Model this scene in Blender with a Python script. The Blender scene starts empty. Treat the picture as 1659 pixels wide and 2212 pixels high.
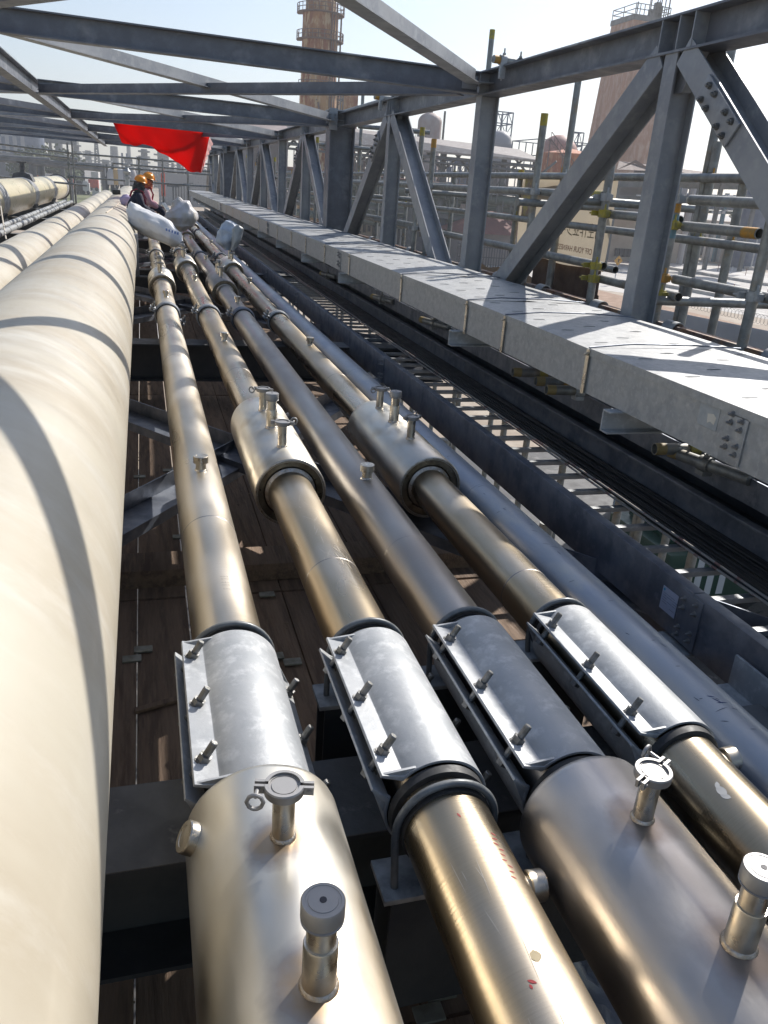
import bpy, bmesh, math, random
from math import sin, cos, pi, radians, atan2, sqrt
from mathutils import Vector as V, Matrix
random.seed(7)
sc = bpy.context.scene
COL = sc.collection

# ---------------------------------------------------------------- camera
PITCH, ROLL, YAW = radians(22.0), math.atan(.0738), radians(17.3)
FPX, CX, CY = 1722., 829.5, 1106.
FW = V((sin(YAW)*cos(PITCH), cos(YAW)*cos(PITCH), -sin(PITCH)))
_r0 = V((cos(YAW), -sin(YAW), 0)); _u0 = _r0.cross(FW)
RT = cos(ROLL)*_r0 + sin(ROLL)*_u0
UP = -sin(ROLL)*_r0 + cos(ROLL)*_u0
cd = bpy.data.cameras.new('camera'); cam = bpy.data.objects.new('camera', cd); COL.objects.link(cam)
cam.matrix_world = Matrix(((RT.x, UP.x, -FW.x, 0), (RT.y, UP.y, -FW.y, 0), (RT.z, UP.z, -FW.z, 0), (0, 0, 0, 1)))
cd.sensor_fit = 'VERTICAL'; cd.sensor_height = 32; cd.lens = FPX/2212*32
cd.clip_start = .03; cd.clip_end = 6000
sc.camera = cam

# ---------------------------------------------------------------- light
SUN = V((.965, .78, 1.0)).normalized()
EL = math.asin(SUN.z); AZ = atan2(SUN.x, SUN.y)          # azimuth from +Y towards +X
w = bpy.data.worlds.new("World"); sc.world = w; w.use_nodes = True
nt = w.node_tree; bg = nt.nodes['Background']
sky = nt.nodes.new('ShaderNodeTexSky'); sky.sky_type = 'NISHITA'; sky.sun_disc = False
sky.sun_elevation = EL; sky.sun_rotation = AZ; sky.air_density = 1.0; sky.dust_density = 1.2; sky.ozone_density = 2.0
nt.links.new(sky.outputs[0], bg.inputs[0]); bg.inputs[1].default_value = .11
sl = bpy.data.lights.new('sun', 'SUN'); sl.energy = 4.6; sl.angle = radians(.53); sl.color = (1, .955, .895)
so = bpy.data.objects.new('sun', sl); COL.objects.link(so)
so.rotation_euler = SUN.to_track_quat('Z', 'Y').to_euler(); so.location = SUN*60
sc.cycles.caustics_reflective = False; sc.cycles.caustics_refractive = False; sc.cycles.blur_glossy = 1.0; sc.cycles.sample_clamp_indirect = 6
vs = sc.view_settings; vs.view_transform = 'Standard'; vs.look = 'None'; vs.exposure = .42; vs.gamma = 1; vs.use_curve_mapping = False

def ray(px, py): return (FW*FPX + RT*(px-CX) + UP*(CY-py)).normalized()
def at(px, py, x=None, y=None, z=None):
    v = ray(px, py)
    return v*(x/v.x) if x is not None else v*(y/v.y) if y is not None else v*(z/v.z)

# ---------------------------------------------------------------- materials
MATS = {}
def mat(name, col, rough=.5, metal=0., var=None, scale=3., bump=0., bscale=40., stretch=(1, 1, 1), var2=None, scale2=12., lo=.4, hi=.62, lo2=.5, hi2=.6, rvar=.12, emis=None, coat=0., aniso=None, rings=0., trans=0.):
    if name in MATS: return MATS[name]
    m = bpy.data.materials.new(name); m.use_nodes = True; N = m.node_tree.nodes; L = m.node_tree.links
    b = N['Principled BSDF']; b.inputs['Roughness'].default_value = rough; b.inputs['Metallic'].default_value = metal
    b.inputs['Base Color'].default_value = (*col, 1)
    tc = N.new('ShaderNodeTexCoord'); mp = N.new('ShaderNodeMapping'); mp.inputs['Scale'].default_value = stretch
    L.new(tc.outputs['Object'], mp.inputs['Vector'])
    def noise(s, d=5, r=.6):
        n = N.new('ShaderNodeTexNoise'); n.inputs['Scale'].default_value = s; n.inputs['Detail'].default_value = d; n.inputs['Roughness'].default_value = r
        L.new(mp.outputs[0], n.inputs['Vector']); return n
    def ramp(src, a, bb):
        r = N.new('ShaderNodeMapRange'); r.inputs['From Min'].default_value = a; r.inputs['From Max'].default_value = bb
        L.new(src, r.inputs['Value']); return r
    last = None
    if var:
        n1 = noise(scale); r1 = ramp(n1.outputs['Fac'], lo, hi)
        mx = N.new('ShaderNodeMix'); mx.data_type = 'RGBA'; mx.inputs[6].default_value = (*col, 1); mx.inputs[7].default_value = (*var, 1)
        L.new(r1.outputs[0], mx.inputs[0]); last = mx.outputs[2]
    if var2:
        n2 = noise(scale2, *((2.5, .5) if metal > .9 else (8, .65))); r2 = ramp(n2.outputs['Fac'], lo2, hi2)
        mx = N.new('ShaderNodeMix'); mx.data_type = 'RGBA'; mx.inputs[7].default_value = (*var2, 1)
        if last: L.new(last, mx.inputs[6])
        else: mx.inputs[6].default_value = (*col, 1)
        L.new(r2.outputs[0], mx.inputs[0]); last = mx.outputs[2]
    if last: L.new(last, b.inputs['Base Color'])
    if rvar and rough > 0:
        n3 = noise(scale*2.3+2, *((1.5, .5) if metal > .9 else (6, .6))); r3 = N.new('ShaderNodeMapRange')
        r3.inputs['From Min'].default_value = .3; r3.inputs['From Max'].default_value = .7
        r3.inputs['To Min'].default_value = max(.03, rough-rvar); r3.inputs['To Max'].default_value = min(1, rough+rvar)
        L.new(n3.outputs['Fac'], r3.inputs['Value']); L.new(r3.outputs[0], b.inputs['Roughness'])
    hgt = None
    if bump:
        n4 = noise(bscale, 6); hgt = n4.outputs['Fac']
        bp = N.new('ShaderNodeBump'); bp.inputs['Strength'].default_value = bump; bp.inputs['Distance'].default_value = .01
        L.new(hgt, bp.inputs['Height']); L.new(bp.outputs[0], b.inputs['Normal'])
    if rings:
        if True:
            n5 = N.new('ShaderNodeTexNoise'); n5.inputs['Scale'].default_value = 1; n5.inputs['Detail'].default_value = 3
            m2 = N.new('ShaderNodeMapping'); m2.inputs['Scale'].default_value = (2, rings, 2)
            L.new(tc.outputs['Object'], m2.inputs['Vector']); L.new(m2.outputs[0], n5.inputs['Vector'])
            b2 = N.new('ShaderNodeBump'); b2.inputs['Strength'].default_value = .12; b2.inputs['Distance'].default_value = .004
            L.new(n5.outputs['Fac'], b2.inputs['Height']); L.new(b2.outputs[0], b.inputs['Normal'])
    if aniso is not None: b.inputs['Anisotropic'].default_value = aniso
    if coat: b.inputs['Coat Weight'].default_value = coat
    if trans: b.inputs['Transmission Weight'].default_value = trans
    if emis: b.inputs['Emission Color'].default_value = (*emis, 1); b.inputs['Emission Strength'].default_value = 1
    MATS[name] = m; return m

M_SS   = mat('stainless', (.60, .535, .44), .38, 1, var=(.49, .415, .31), scale=2.2, bump=0, bscale=60, stretch=(1, .35, 1), var2=(.68, .64, .57), scale2=7, lo2=.42, hi2=.85, rings=130)
M_SSB  = mat('stainless_bronze', (.43, .345, .23), .33, 1, var=(.50, .43, .33), scale=2.0, bump=0, bscale=60, stretch=(1, .3, 1), var2=(.60, .54, .46), scale2=8, lo2=.5, hi2=.85, rings=170)
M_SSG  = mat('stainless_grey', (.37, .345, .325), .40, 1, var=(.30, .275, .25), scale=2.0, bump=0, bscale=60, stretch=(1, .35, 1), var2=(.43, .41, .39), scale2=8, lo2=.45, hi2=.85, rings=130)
M_SSJ  = mat('stainless_jacket', (.70, .67, .60), .41, 1, var=(.62, .57, .48), scale=4, bump=.015, bscale=45, stretch=(1, .6, 1), var2=(.56, .49, .38), scale2=6, lo2=.60, hi2=.76)
M_TUBE = mat('fitting_steel', (.66, .62, .54), .33, 1, var=(.56, .50, .41), scale=14, bump=.03, bscale=120)
M_POL  = mat('polished_steel', (.34, .335, .33), .56, .85, rvar=.05)
M_WELD = mat('weld_bead', (.55, .50, .44), .38, 1, var=(.42, .35, .27), scale=60, bump=.3, bscale=160)
M_TAN  = mat('heat_tint', (.42, .30, .17), .34, 1, var=(.55, .48, .38), scale=25)
M_RIM  = mat('rim_steel', (.30, .25, .18), .38, 1, var=(.17, .13, .09), scale=20, bump=.1, bscale=90)
M_GALV = mat('galvanised', (.42, .43, .435), .52, .28, rvar=.06, var=(.36, .375, .385), scale=9, bump=.10, bscale=35, var2=(.57, .58, .58), scale2=26, lo2=.5, hi2=.7)
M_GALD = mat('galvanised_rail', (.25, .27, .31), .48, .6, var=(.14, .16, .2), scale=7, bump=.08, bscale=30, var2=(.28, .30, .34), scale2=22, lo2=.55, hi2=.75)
M_TRAY = mat('tray_steel', (.40, .405, .40), .52, .3, var=(.33, .335, .335), scale=18, bump=.06, bscale=25, var2=(.46, .46, .455), scale2=45, lo2=.5, hi2=.68)
M_TUBG = mat('scaffold_tube', (.33, .34, .33), .52, .55, var=(.23, .235, .23), scale=14, bump=.15, bscale=60, var2=(.30, .25, .18), scale2=9, lo2=.56, hi2=.72)
M_BLUE = mat('pipe_bluegrey', (.44, .455, .475), .42, .35, var=(.34, .38, .45), scale=4, bump=.06, bscale=30, stretch=(1, .4, 1), var2=(.52, .51, .48), scale2=6, lo2=.55, hi2=.7)
M_BOLT = mat('bolt_steel', (.24, .24, .24), .42, .85, var=(.16, .16, .15), scale=50, bump=.2, bscale=220)
M_RUB  = mat('rubber', (.022, .023, .024), .55, 0, var=(.045, .045, .045), scale=20)
M_ROD  = mat('coated_rod', (.13, .14, .145), .42, .2, var=(.20, .21, .21), scale=30)
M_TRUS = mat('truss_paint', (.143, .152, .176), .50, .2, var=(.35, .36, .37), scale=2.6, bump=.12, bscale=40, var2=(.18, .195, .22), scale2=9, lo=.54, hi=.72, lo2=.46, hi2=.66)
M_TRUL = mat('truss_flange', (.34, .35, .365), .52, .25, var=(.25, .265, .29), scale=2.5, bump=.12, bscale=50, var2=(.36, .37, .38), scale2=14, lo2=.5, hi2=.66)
M_DARK = mat('dark_beam', (.045, .052, .062), .55, .2, var=(.075, .085, .095), scale=3, bump=.1, bscale=40, var2=(.17, .17, .165), scale2=6, lo2=.68, hi2=.8)
M_PLATE= mat('beam_top', (.19, .19, .185), .7, .1, var=(.13, .13, .13), scale=5, bump=.25, bscale=50, var2=(.33, .32, .30), scale2=8, lo2=.6, hi2=.72)
M_FRP  = mat('frp_big', (.515, .47, .375), .47, 0, var=(.435, .375, .28), scale=.8, bump=.05, bscale=9, stretch=(1, 2.6, 1), var2=(.57, .535, .455), scale2=1.6, lo2=.48, hi2=.66, lo=.42, hi=.60, coat=.05)
M_FRP2 = mat('frp_tank', (.50, .45, .29), .35, 0, var=(.58, .50, .34), scale=1.2, bump=.1, bscale=12, stretch=(1, .8, 1), var2=(.44, .36, .22), scale2=4, lo2=.55, hi2=.7)
M_FRPB = mat('frp_band', (.62, .62, .61), .5, 0, var=(.4, .39, .37), scale=10)
M_FRPD = mat('frp_band_dark', (.085, .085, .09), .5, 0, var=(.14, .14, .14), scale=10)
M_STREAK = mat('resin_streak', (.70, .64, .54), .34, 0, var=(.64, .56, .45), scale=5)
M_WOOD = mat('deck_wood', (.26, .18, .125), .8, 0, var=(.15, .10, .07), scale=3.5, bump=.5, bscale=18, stretch=(6, .55, 6), var2=(.30, .21, .145), scale2=9, lo2=.5, hi2=.7)
M_CLIP = mat('clip_metal', (.34, .34, .30), .5, .5, var=(.24, .24, .2), scale=30)
M_WHITE= mat('white_bag', (.74, .74, .73), .5, 0, var=(.66, .66, .67), scale=6, bump=.6, bscale=14)
M_PLAST= mat('plastic_film', (.52, .58, .66), .35, 0, var=(.42, .48, .58), scale=10, bump=.9, bscale=22)
M_RED  = mat('red_cloth', (.74, .018, .012), .7, 0, var=(.6, .014, .01), scale=5, bump=.25, bscale=12)
M_REDL = mat('red_fringe', (.72, .28, .26), .7, 0, var=(.8, .6, .58), scale=60)
M_CABK = mat('cable_black', (.018, .018, .02), .5, 0)
M_CABW = mat('cable_pale', (.48, .43, .38), .5, 0, var=(.36, .2, .17), scale=3, stretch=(1, 6, 1), lo=.55, hi=.6)
M_PAPER= mat('paper', (.42, .45, .55), .6, 0, var=(.36, .38, .48), scale=8)
M_INK  = mat('ink', (.03, .03, .04), .6)
M_YEL  = mat('yellow_paint', (.46, .38, .05), .5, .2, var=(.30, .27, .10), scale=30, bump=.2)
M_ORA  = mat('orange_paint', (.56, .28, .04), .5, .2, var=(.40, .25, .08), scale=30, bump=.2)
M_RPNT = mat('red_paint', (.30, .09, .06), .6, .1, var=(.2, .17, .15), scale=9, bump=.2)
M_BPNT = mat('blue_paint', (.12, .27, .36), .5, .1, var=(.2, .3, .34), scale=20)
M_HAT  = mat('helmet', (.82, .30, .02), .35, 0, rvar=.05)
M_NAVY = mat('navy_cloth', (.010, .014, .032), .85, 0, var=(.018, .022, .045), scale=9, bump=.6, bscale=16)
M_PINK = mat('pink_cloth', (.60, .36, .38), .85, 0, var=(.52, .28, .33), scale=9, bump=.6, bscale=16)
M_SKIN = mat('skin', (.24, .12, .075), .55)
M_LILAC= mat('lilac_cloth', (.46, .38, .56), .85, 0, bump=.5, bscale=18)
M_SCARF= mat('scarf', (.03, .03, .035), .9, 0, var=(.09, .09, .09), scale=20, bump=.6, bscale=18)
M_STRAP= mat('strap_red', (.30, .02, .05), .7)

def cloth_mat(name, col, tcol):
    m = bpy.data.materials.new(name); m.use_nodes = True; N = m.node_tree.nodes; L = m.node_tree.links; N.remove(N['Principled BSDF'])
    a = N.new('ShaderNodeBsdfDiffuse'); b = N.new('ShaderNodeBsdfTranslucent'); x = N.new('ShaderNodeMixShader')
    tc = N.new('ShaderNodeTexCoord'); nz = N.new('ShaderNodeTexNoise'); nz.inputs['Scale'].default_value = 3.5; nz.inputs['Detail'].default_value = 6; bp = N.new('ShaderNodeBump'); bp.inputs['Strength'].default_value = .5; bp.inputs['Distance'].default_value = .03
    L.new(tc.outputs['Object'], nz.inputs['Vector']); L.new(nz.outputs['Fac'], bp.inputs['Height']); L.new(bp.outputs[0], a.inputs['Normal']); L.new(bp.outputs[0], b.inputs['Normal'])
    a.inputs[0].default_value = (*col, 1); b.inputs[0].default_value = (*tcol, 1); x.inputs[0].default_value = .5
    L.new(a.outputs[0], x.inputs[1]); L.new(b.outputs[0], x.inputs[2]); L.new(x.outputs[0], N['Material Output'].inputs['Surface']); return m
M_RED = cloth_mat('red_cloth_thin', (.80, .012, .008), (.85, .012, .006))
def tinted(src, name, pts, col=(.38, .27, .16), col2=(.30, .26, .24)):
    """copy of a steel material with weld heat stains round given points (object space)"""
    m = src.copy(); m.name = name; N = m.node_tree.nodes; L = m.node_tree.links; b = N['Principled BSDF']; last = b.inputs['Base Color'].links[0].from_socket
    tc = N.new('ShaderNodeTexCoord'); nz = N.new('ShaderNodeTexNoise'); nz.inputs['Scale'].default_value = 14; nz.inputs['Detail'].default_value = 4
    L.new(tc.outputs['Object'], nz.inputs['Vector'])
    for p, r in pts:
        d = N.new('ShaderNodeVectorMath'); d.operation = 'DISTANCE'; d.inputs[1].default_value = p; L.new(tc.outputs['Object'], d.inputs[0])
        a = N.new('ShaderNodeMath'); a.operation = 'MULTIPLY_ADD'; a.inputs[1].default_value = .09; L.new(nz.outputs['Fac'], a.inputs[0]); L.new(d.outputs['Value'], a.inputs[2])
        for r0, r1, c in ((r*1.2+.045, r*1.9+.045, col2), (r*.75+.045, r*1.25+.045, col)):
            mr = N.new('ShaderNodeMapRange'); mr.inputs['From Min'].default_value = r0; mr.inputs['From Max'].default_value = r1; mr.inputs['To Min'].default_value = .75; mr.inputs['To Max'].default_value = 0
            L.new(a.outputs[0], mr.inputs['Value']); mx = N.new('ShaderNodeMix'); mx.data_type = 'RGBA'; mx.inputs[7].default_value = (*c, 1)
            L.new(last, mx.inputs[6]); L.new(mr.outputs[0], mx.inputs[0]); last = mx.outputs[2]
    L.new(last, b.inputs['Base Color']); return m

# ---------------------------------------------------------------- mesh builder
class MB:
    def __init__(s): s.v = []; s.f = []
    def add(s, vs, fs):
        o = len(s.v); s.v += [tuple(p) for p in vs]; s.f += [tuple(i+o for i in f) for f in fs]; return s
    def box(s, c, d, R=None):
        c = V(c); h = V(d)/2; vs = []
        for x in (-1, 1):
            for y in (-1, 1):
                for z in (-1, 1):
                    p = V((x*h.x, y*h.y, z*h.z)); vs.append(c + (R @ p if R else p))
        return s.add(vs, [(0, 1, 3, 2), (4, 6, 7, 5), (0, 4, 5, 1), (2, 3, 7, 6), (0, 2, 6, 4), (1, 5, 7, 3)])
    def bx(s, x0, x1, y0, y1, z0, z1): return s.box(((x0+x1)/2, (y0+y1)/2, (z0+z1)/2), (abs(x1-x0), abs(y1-y0), abs(z1-z0)))
    def prof(s, p0, p1, poly, up=(0, 0, 1), caps=True, close=True):
        p0, p1 = V(p0), V(p1); d = (p1-p0).normalized(); u = V(up); sd = d.cross(u)
        if sd.length < 1e-5: sd = d.cross(V((0, 1, 0)))
        sd.normalize(); u = sd.cross(d); n = len(poly)
        vs = [p0+sd*a+u*b for a, b in poly] + [p1+sd*a+u*b for a, b in poly]
        rng = range(n) if close else range(n-1)
        fs = [(i, (i+1) % n, n+(i+1) % n, n+i) for i in rng]
        if caps and close: fs += [tuple(range(n))[::-1], tuple(range(n, 2*n))]
        return s.add(vs, fs)
    def lathe(s, p0, axis, prf, n=24, cap0=True, cap1=True, a0=0, a1=2*pi, ref=None):
        p0 = V(p0); d = V(axis).normalized(); r = V(ref) if ref else (V((0, 0, 1)) if abs(d.z) < .9 else V((1, 0, 0)))
        e1 = (r - d*r.dot(d)).normalized(); e2 = d.cross(e1)
        full = abs(a1-a0-2*pi) < 1e-6; m = n if full else n+1
        vs = []
        for t, rr in prf:
            for k in range(m):
                a = a0+(a1-a0)*k/n
                vs.append(p0+d*t+(e1*cos(a)+e2*sin(a))*rr)
        fs = []
        for j in range(len(prf)-1):
            for k in range(n):
                k2 = (k+1) % m
                fs.append((j*m+k, j*m+k2, (j+1)*m+k2, (j+1)*m+k))
        if full:
            if cap0 and prf[0][1] > 1e-6: fs.append(tuple(range(m))[::-1])
            if cap1 and prf[-1][1] > 1e-6: fs.append(tuple((len(prf)-1)*m+k for k in range(m)))
        return s.add(vs, fs)
    def cyl(s, p0, p1, r, n=16, r2=None, caps=True):
        p0, p1 = V(p0), V(p1); L = (p1-p0).length
        return s.lathe(p0, p1-p0, [(0, r), (L, r if r2 is None else r2)], n, caps, caps)
    def tube(s, pts, r, n=8, closed=False):
        pts = [V(p) for p in pts]; m = len(pts); vs = []; prev = None
        for i, p in enumerate(pts):
            a = pts[i-1] if (i or closed) else pts[0]; b = pts[(i+1) % m] if (i < m-1 or closed) else pts[-1]
            d = (b-a).normalized()
            if prev is None: e = d.cross(V((0, 0, 1))); e = e if e.length > .1 else d.cross(V((1, 0, 0)))
            else: e = prev - d*prev.dot(d)
            e.normalize(); prev = e; e2 = d.cross(e)
            rr = r[i] if isinstance(r, (list, tuple)) else r
            for k in range(n): vs.append(p+(e*cos(2*pi*k/n)+e2*sin(2*pi*k/n))*rr)
        fs = []
        for i in range(m if closed else m-1):
            j = (i+1) % m
            for k in range(n): fs.append((i*n+k, i*n+(k+1) % n, j*n+(k+1) % n, j*n+k))
        if not closed: fs += [tuple(range(n))[::-1], tuple((m-1)*n+k for k in range(n))]
        return s.add(vs, fs)
    def build(s, name, m, parent=None, smooth=35, bevel=0, loc=None):
        me = bpy.data.meshes.new(name); vs = s.v
        L = V((0, 0, 0)); q = parent
        while q: L += q.location; q = q.parent
        if loc is not None: L = V(loc)
        if L.length > 0: vs = [tuple(V(p)-L) for p in s.v]
        me.from_pydata(vs, [], s.f); me.materials.append(m)
        bm = bmesh.new(); bm.from_mesh(me); bmesh.ops.recalc_face_normals(bm, faces=bm.faces)
        if bevel:
            es = [e for e in bm.edges if len(e.link_faces) == 2 and e.calc_face_angle(0) > .6]
            bmesh.ops.bevel(bm, geom=es, offset=bevel, segments=2, affect='EDGES', profile=.6)
        bm.to_mesh(me); bm.free()
        if smooth:
            me.polygons.foreach_set('use_smooth', [True]*len(me.polygons)); me.set_sharp_from_angle(angle=radians(smooth))
        o = bpy.data.objects.new(name, me); COL.objects.link(o)
        if loc is not None: o.location = loc
        if parent: o.parent = parent
        return o

def tag(o, label=None, cat=None, group=None, kind=None):
    if label: o['label'] = label
    if cat: o['category'] = cat
    if group: o['group'] = group
    if kind: o['kind'] = kind
    return o
def thing(name, label, cat, loc=(0, 0, 0), group=None):
    o = bpy.data.objects.new(name, None); COL.objects.link(o); o.location = loc; o.empty_display_size = .1
    return tag(o, label, cat, group)
def copy_tree(o, parent=None):
    c = o.copy(); COL.objects.link(c); c.parent = parent
    for ch in list(o.children): copy_tree(ch, c)
    return c
def struct(name, mb, m, **k): return tag(mb.build(name, m, **k), kind='structure')
def ipoly(h, w, tf, tw):     # I section: height along up, width across
    h, w, t = h/2, w/2, tw/2
    return [(-w, -h), (w, -h), (w, -h+tf), (t, -h+tf), (t, h-tf), (w, h-tf), (w, h), (-w, h), (-w, h-tf), (-t, h-tf), (-t, -h+tf), (-w, -h+tf)]
def hexb(mb, p, d, r, h, stud_r=0, stud=0, washer=0, n=6):
    p, d = V(p), V(d).normalized()
    if washer: mb.lathe(p, d, [(0, washer), (.003, washer)], 14); p = p+d*.003; mb.lathe(p, d, [(0, washer*.88), (.002, washer*.88)], 14); p = p+d*.002
    mb.lathe(p, d, [(0, r), (h, r)], 6)
    if stud: mb.lathe(p+d*h, d, [(0, stud_r), (stud-.002, stud_r), (stud, stud_r*.8)], 10)
# ================================================================ PIPES
YF = 33.0            # far end of the bridge deck
PIPES = dict(A=(.163, -1.08, .0867), B=(.497, -1.09, .0846), C=(.779, -1.10, .0835), D=(1.105, -1.14, .0803))

def nozzle(parent, kind, x, y, cz, R, rot=0.):
    """fittings standing on the pipe's crown; parts of the pipe"""
    z = cz+sqrt(max(R*R-0, 0)); zt = z-.004; up = V((0, 0, 1)); p = V((x, y, zt))
    if kind == 'cap':
        o = MB(); o.lathe(p, up, [(0, .019), (.034, .018)], 24); o = o.build('test_port', M_TUBE, parent)
        c = MB(); c.lathe(p+V((0, 0, .03)), up, [(0, .0245), (.0015, .0268), (.026, .0268), (.0275, .0255), (.0275, .019), (.0265, .0185), (.0265, .0165), (.0275, .016), (.0275, 0.001)], 28); c.build('cap', M_TUBE, o)
        wd = MB(); wd.lathe(p, up, [(0, .0235), (.0035, .0225), (.007, .019)], 24); wd.build('weld', M_TUBE, o); return
    wz = .006
    if kind == 'clamp':
        h = .098; o = MB(); o.lathe(p, up, [(0, .0175), (h-.012, .0175), (h-.006, .023), (h, .0235)], 28); o = o.build('clamped_port', M_TUBE, parent)
        wd = MB(); wd.lathe(p, up, [(0, .0212), (.004, .0208), (.007, .0195), (.009, .0175)], 30); wd.build('weld', M_WELD, o)
        c = MB(); q = p+V((0, 0, h))
        c.lathe(q, up, [(-.004, .0245), (.004, .0245), (.004, .0225), (.0025, .022), (.0025, .0195), (.004, .019), (.004, .0005)], 30); c.build('blank_cap', M_POL, o)
        k = MB()
        for a0, a1 in ((.12, pi-.12), (pi+.12, 2*pi-.12)):
            k.lathe(q-V((0, 0, .008)), up, [(0, .0245), (0, .0305), (.013, .0315), (.0155, .030), (.0155, .0245), (0, .0245)], 16, a0=a0+rot, a1=a1+rot, cap0=False, cap1=False)
        for sgn in (1, -1):
            dr = V((0, 0, 0)); M = Matrix.Rotation(rot + (0 if sgn > 0 else pi), 3, 'Z'); e = M @ V((1, 0, 0)); f = M @ V((0, 1, 0))
            for g in (1, -1): k.box(q+e*.036+f*g*.0052, (.018, .005, .014), M)
            k.cyl(q+e*.038-f*.010, q+e*.038+f*.010, .0028, 10)
        k.build('clamp', M_POL, o, bevel=0)
        wn = MB(); M = Matrix.Rotation(rot, 3, 'Z'); e = M @ V((1, 0, 0)); f = M @ V((0, 1, 0)); b0 = q+e*.040
        wn.tube([b0+f*.004, b0+f*.020+V((0, 0, .002)), b0+f*.028+V((0, 0, .004))], [.0034, .0036, .003], 10)
        wn.tube([b0+f*.022+(e*cos(a)*.5+V((0, 0, 1))*sin(a)).normalized()*.0125+f*.012 for a in [2*pi*i/14 for i in range(14)]], .0032, 8, closed=True)
        wn.build('wing_nut', M_POL, o)
    else:
        o = MB(); o.lathe(p, up, [(0, .0225), (.076, .0225), (.0785, .0215), (.0785, .0192), (.125, .0192)], 30); o = o.build('relief_port', M_TUBE, parent)
        wd = MB(); wd.lathe(p, up, [(0, .0265), (.004, .0262), (.007, .0248), (.009, .0225)], 30); wd.build('weld', M_WELD, o)
        c = MB(); c.lathe(p+V((0, 0, .116)), up, [(0, .024), (.002, .027), (.004, .0272), (.005, .0255), (.007, .0255), (.008, .0275), (.030, .0275), (.032, .0262), (.032, .0225), (.0312, .022), (.0312, .0190), (.032, .0185), (.0322, .0045)], 34); c.build('cap', M_POL, o)
        hh = MB(); hh.lathe(p+V((0, 0, .1475)), up, [(0, .0044), (.0014, .0044)], 14); hh.build('vent_hole', M_INK, o)

def shadeless_tint(parent, x, y, cz, R, rx, ry, seed):
    """heat tint round a welded fitting: thin patch that follows the jacket"""
    rnd = random.Random(seed); mb = MB(); n = 26; c = V((x, y, 0)); vs = []; rings = 4
    ph = [rnd.uniform(0, 6) for _ in range(4)]
    cx0 = PX
    for j in range(rings+1):
        for k in range(n):
            a = 2*pi*k/n; f = (.55+.45*j/rings)*(1+.18*sin(2*a+ph[0])+.13*sin(3*a+ph[1])+.08*sin(7*a+ph[2]))
            px, py = x+rx*cos(a)*f*(j/rings), y+ry*sin(a)*f*(j/rings)
            dx = px-cx0; vs.append((px, py, cz+sqrt(max(1e-4, R*R-dx*dx))+.0007))
    fs = [(j*n+k, j*n+(k+1) % n, (j+1)*n+(k+1) % n, (j+1)*n+k) for j in range(rings) for k in range(n)]
    mb.add(vs, fs); mb.build('heat_tint', M_TAN, parent)

def jacket(parent, cx, cz, r, R, y0, y1, m=None, far='cone'):
    j = MB()
    n = 72
    if far == 'cone': prf = [(0, R-.012), (0, R-.003), (.003, R), (y1-y0-.07, R), (y1-y0-.035, R-.006), (y1-y0-.006, R-.026), (y1-y0, r+.002)]
    else: prf = [(0, R-.012), (0, R-.003), (.003, R), (y1-y0-.022, R), (y1-y0-.012, R-.002), (y1-y0-.004, R-.008), (y1-y0, R-.016), (y1-y0, r+.001)]
    j.lathe((cx, y0, cz), (0, 1, 0), prf, n, cap0=False, cap1=False)
    jo = j.build('jacket', m or M_SSJ, parent, smooth=50)
    e = MB(); e.lathe((cx, y0+.010, cz), (0, 1, 0), [(0, R-.004), (0, r+.018), (.012, r+.012), (.012, r)], n, cap0=False, cap1=False); e.build('end_ring', M_RIM, jo)
    wl = MB(); wl.lathe((cx, y0-.001, cz), (0, 1, 0), [(0, R-.010), (-.002, R-.006), (0, R-.002)], n, cap0=False, cap1=False); wl.build('weld', M_WELD, jo)
    w2 = MB(); w2.lathe((cx, y0+.008, cz), (0, 1, 0), [(0, r+.012), (-.004, r+.006), (-.008, r)], 48, cap0=False, cap1=False); w2.build('weld', M_WELD, jo)
    return jo

def stamp(parent, cx, cz, r, y, a, s=.03):
    pass

def body(name, label, key, m, segs):
    global PX
    cx, cz, r = PIPES[key]; PX = cx
    t = thing(name, label, 'pipe', (cx, 0, cz), 'insulated steel pipes running side by side under the truss')
    b = MB(); b.lathe((cx, -1.2, cz), (0, 1, 0), [(0, r), (YF+.9, r)], 64)
    # circumferential shop welds
    bo = b.build('tube', m, t, smooth=50)
    for y in segs:
        wmb = MB(); wmb.lathe((cx, y, cz), (0, 1, 0), [(-.003, r), (-.0012, r+.0008), (.0012, r+.0008), (.003, r)], 64, cap0=False, cap1=False); wmb.build('seam_weld', M_SSG, t)
    return t
tA = body('insulated_pipe', 'pale gold steel pipe beside the big beige pipe, wide silver jacket at bottom left', 'A', M_SS, (2.378, 4.9))
tB = body('insulated_pipe', 'bronze steel pipe, second from the big beige pipe, three-port jacket at mid distance', 'B', M_SSB, (2.05, 4.6))
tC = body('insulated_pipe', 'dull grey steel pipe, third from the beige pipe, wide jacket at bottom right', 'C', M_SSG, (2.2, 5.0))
tD = body('insulated_pipe', 'finely ringed dark steel pipe, beside the blue-grey pipe, jacketed at mid distance', 'D', M_SSB, (2.0, 4.7))
RJ = .136
PX = .163
jacket(tA, .163, -1.08, .0867, .137, -1.2, 1.135, tinted(M_SSJ, 'jacket_heat_a', [((.008, .945, .137), .035), ((.013, .69, .137), .045), ((-.04, 1.125, .10), .012)]), far='round')
nozzle(tA, 'clamp', .171, .953, -1.08, .137, rot=pi-.25); nozzle(tA, 'tall', .176, .695, -1.08, .137)
jacket(tA, .163, -1.08, .0867, RJ, 8.58, 9.4); nozzle(tA, 'tall', .15, 9.0, -1.08, RJ); nozzle(tA, 'clamp', .15, 8.76, -1.08, RJ, rot=2.4)
nozzle(tA, 'clamp', .15, 9.22, -1.08, RJ)
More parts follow.
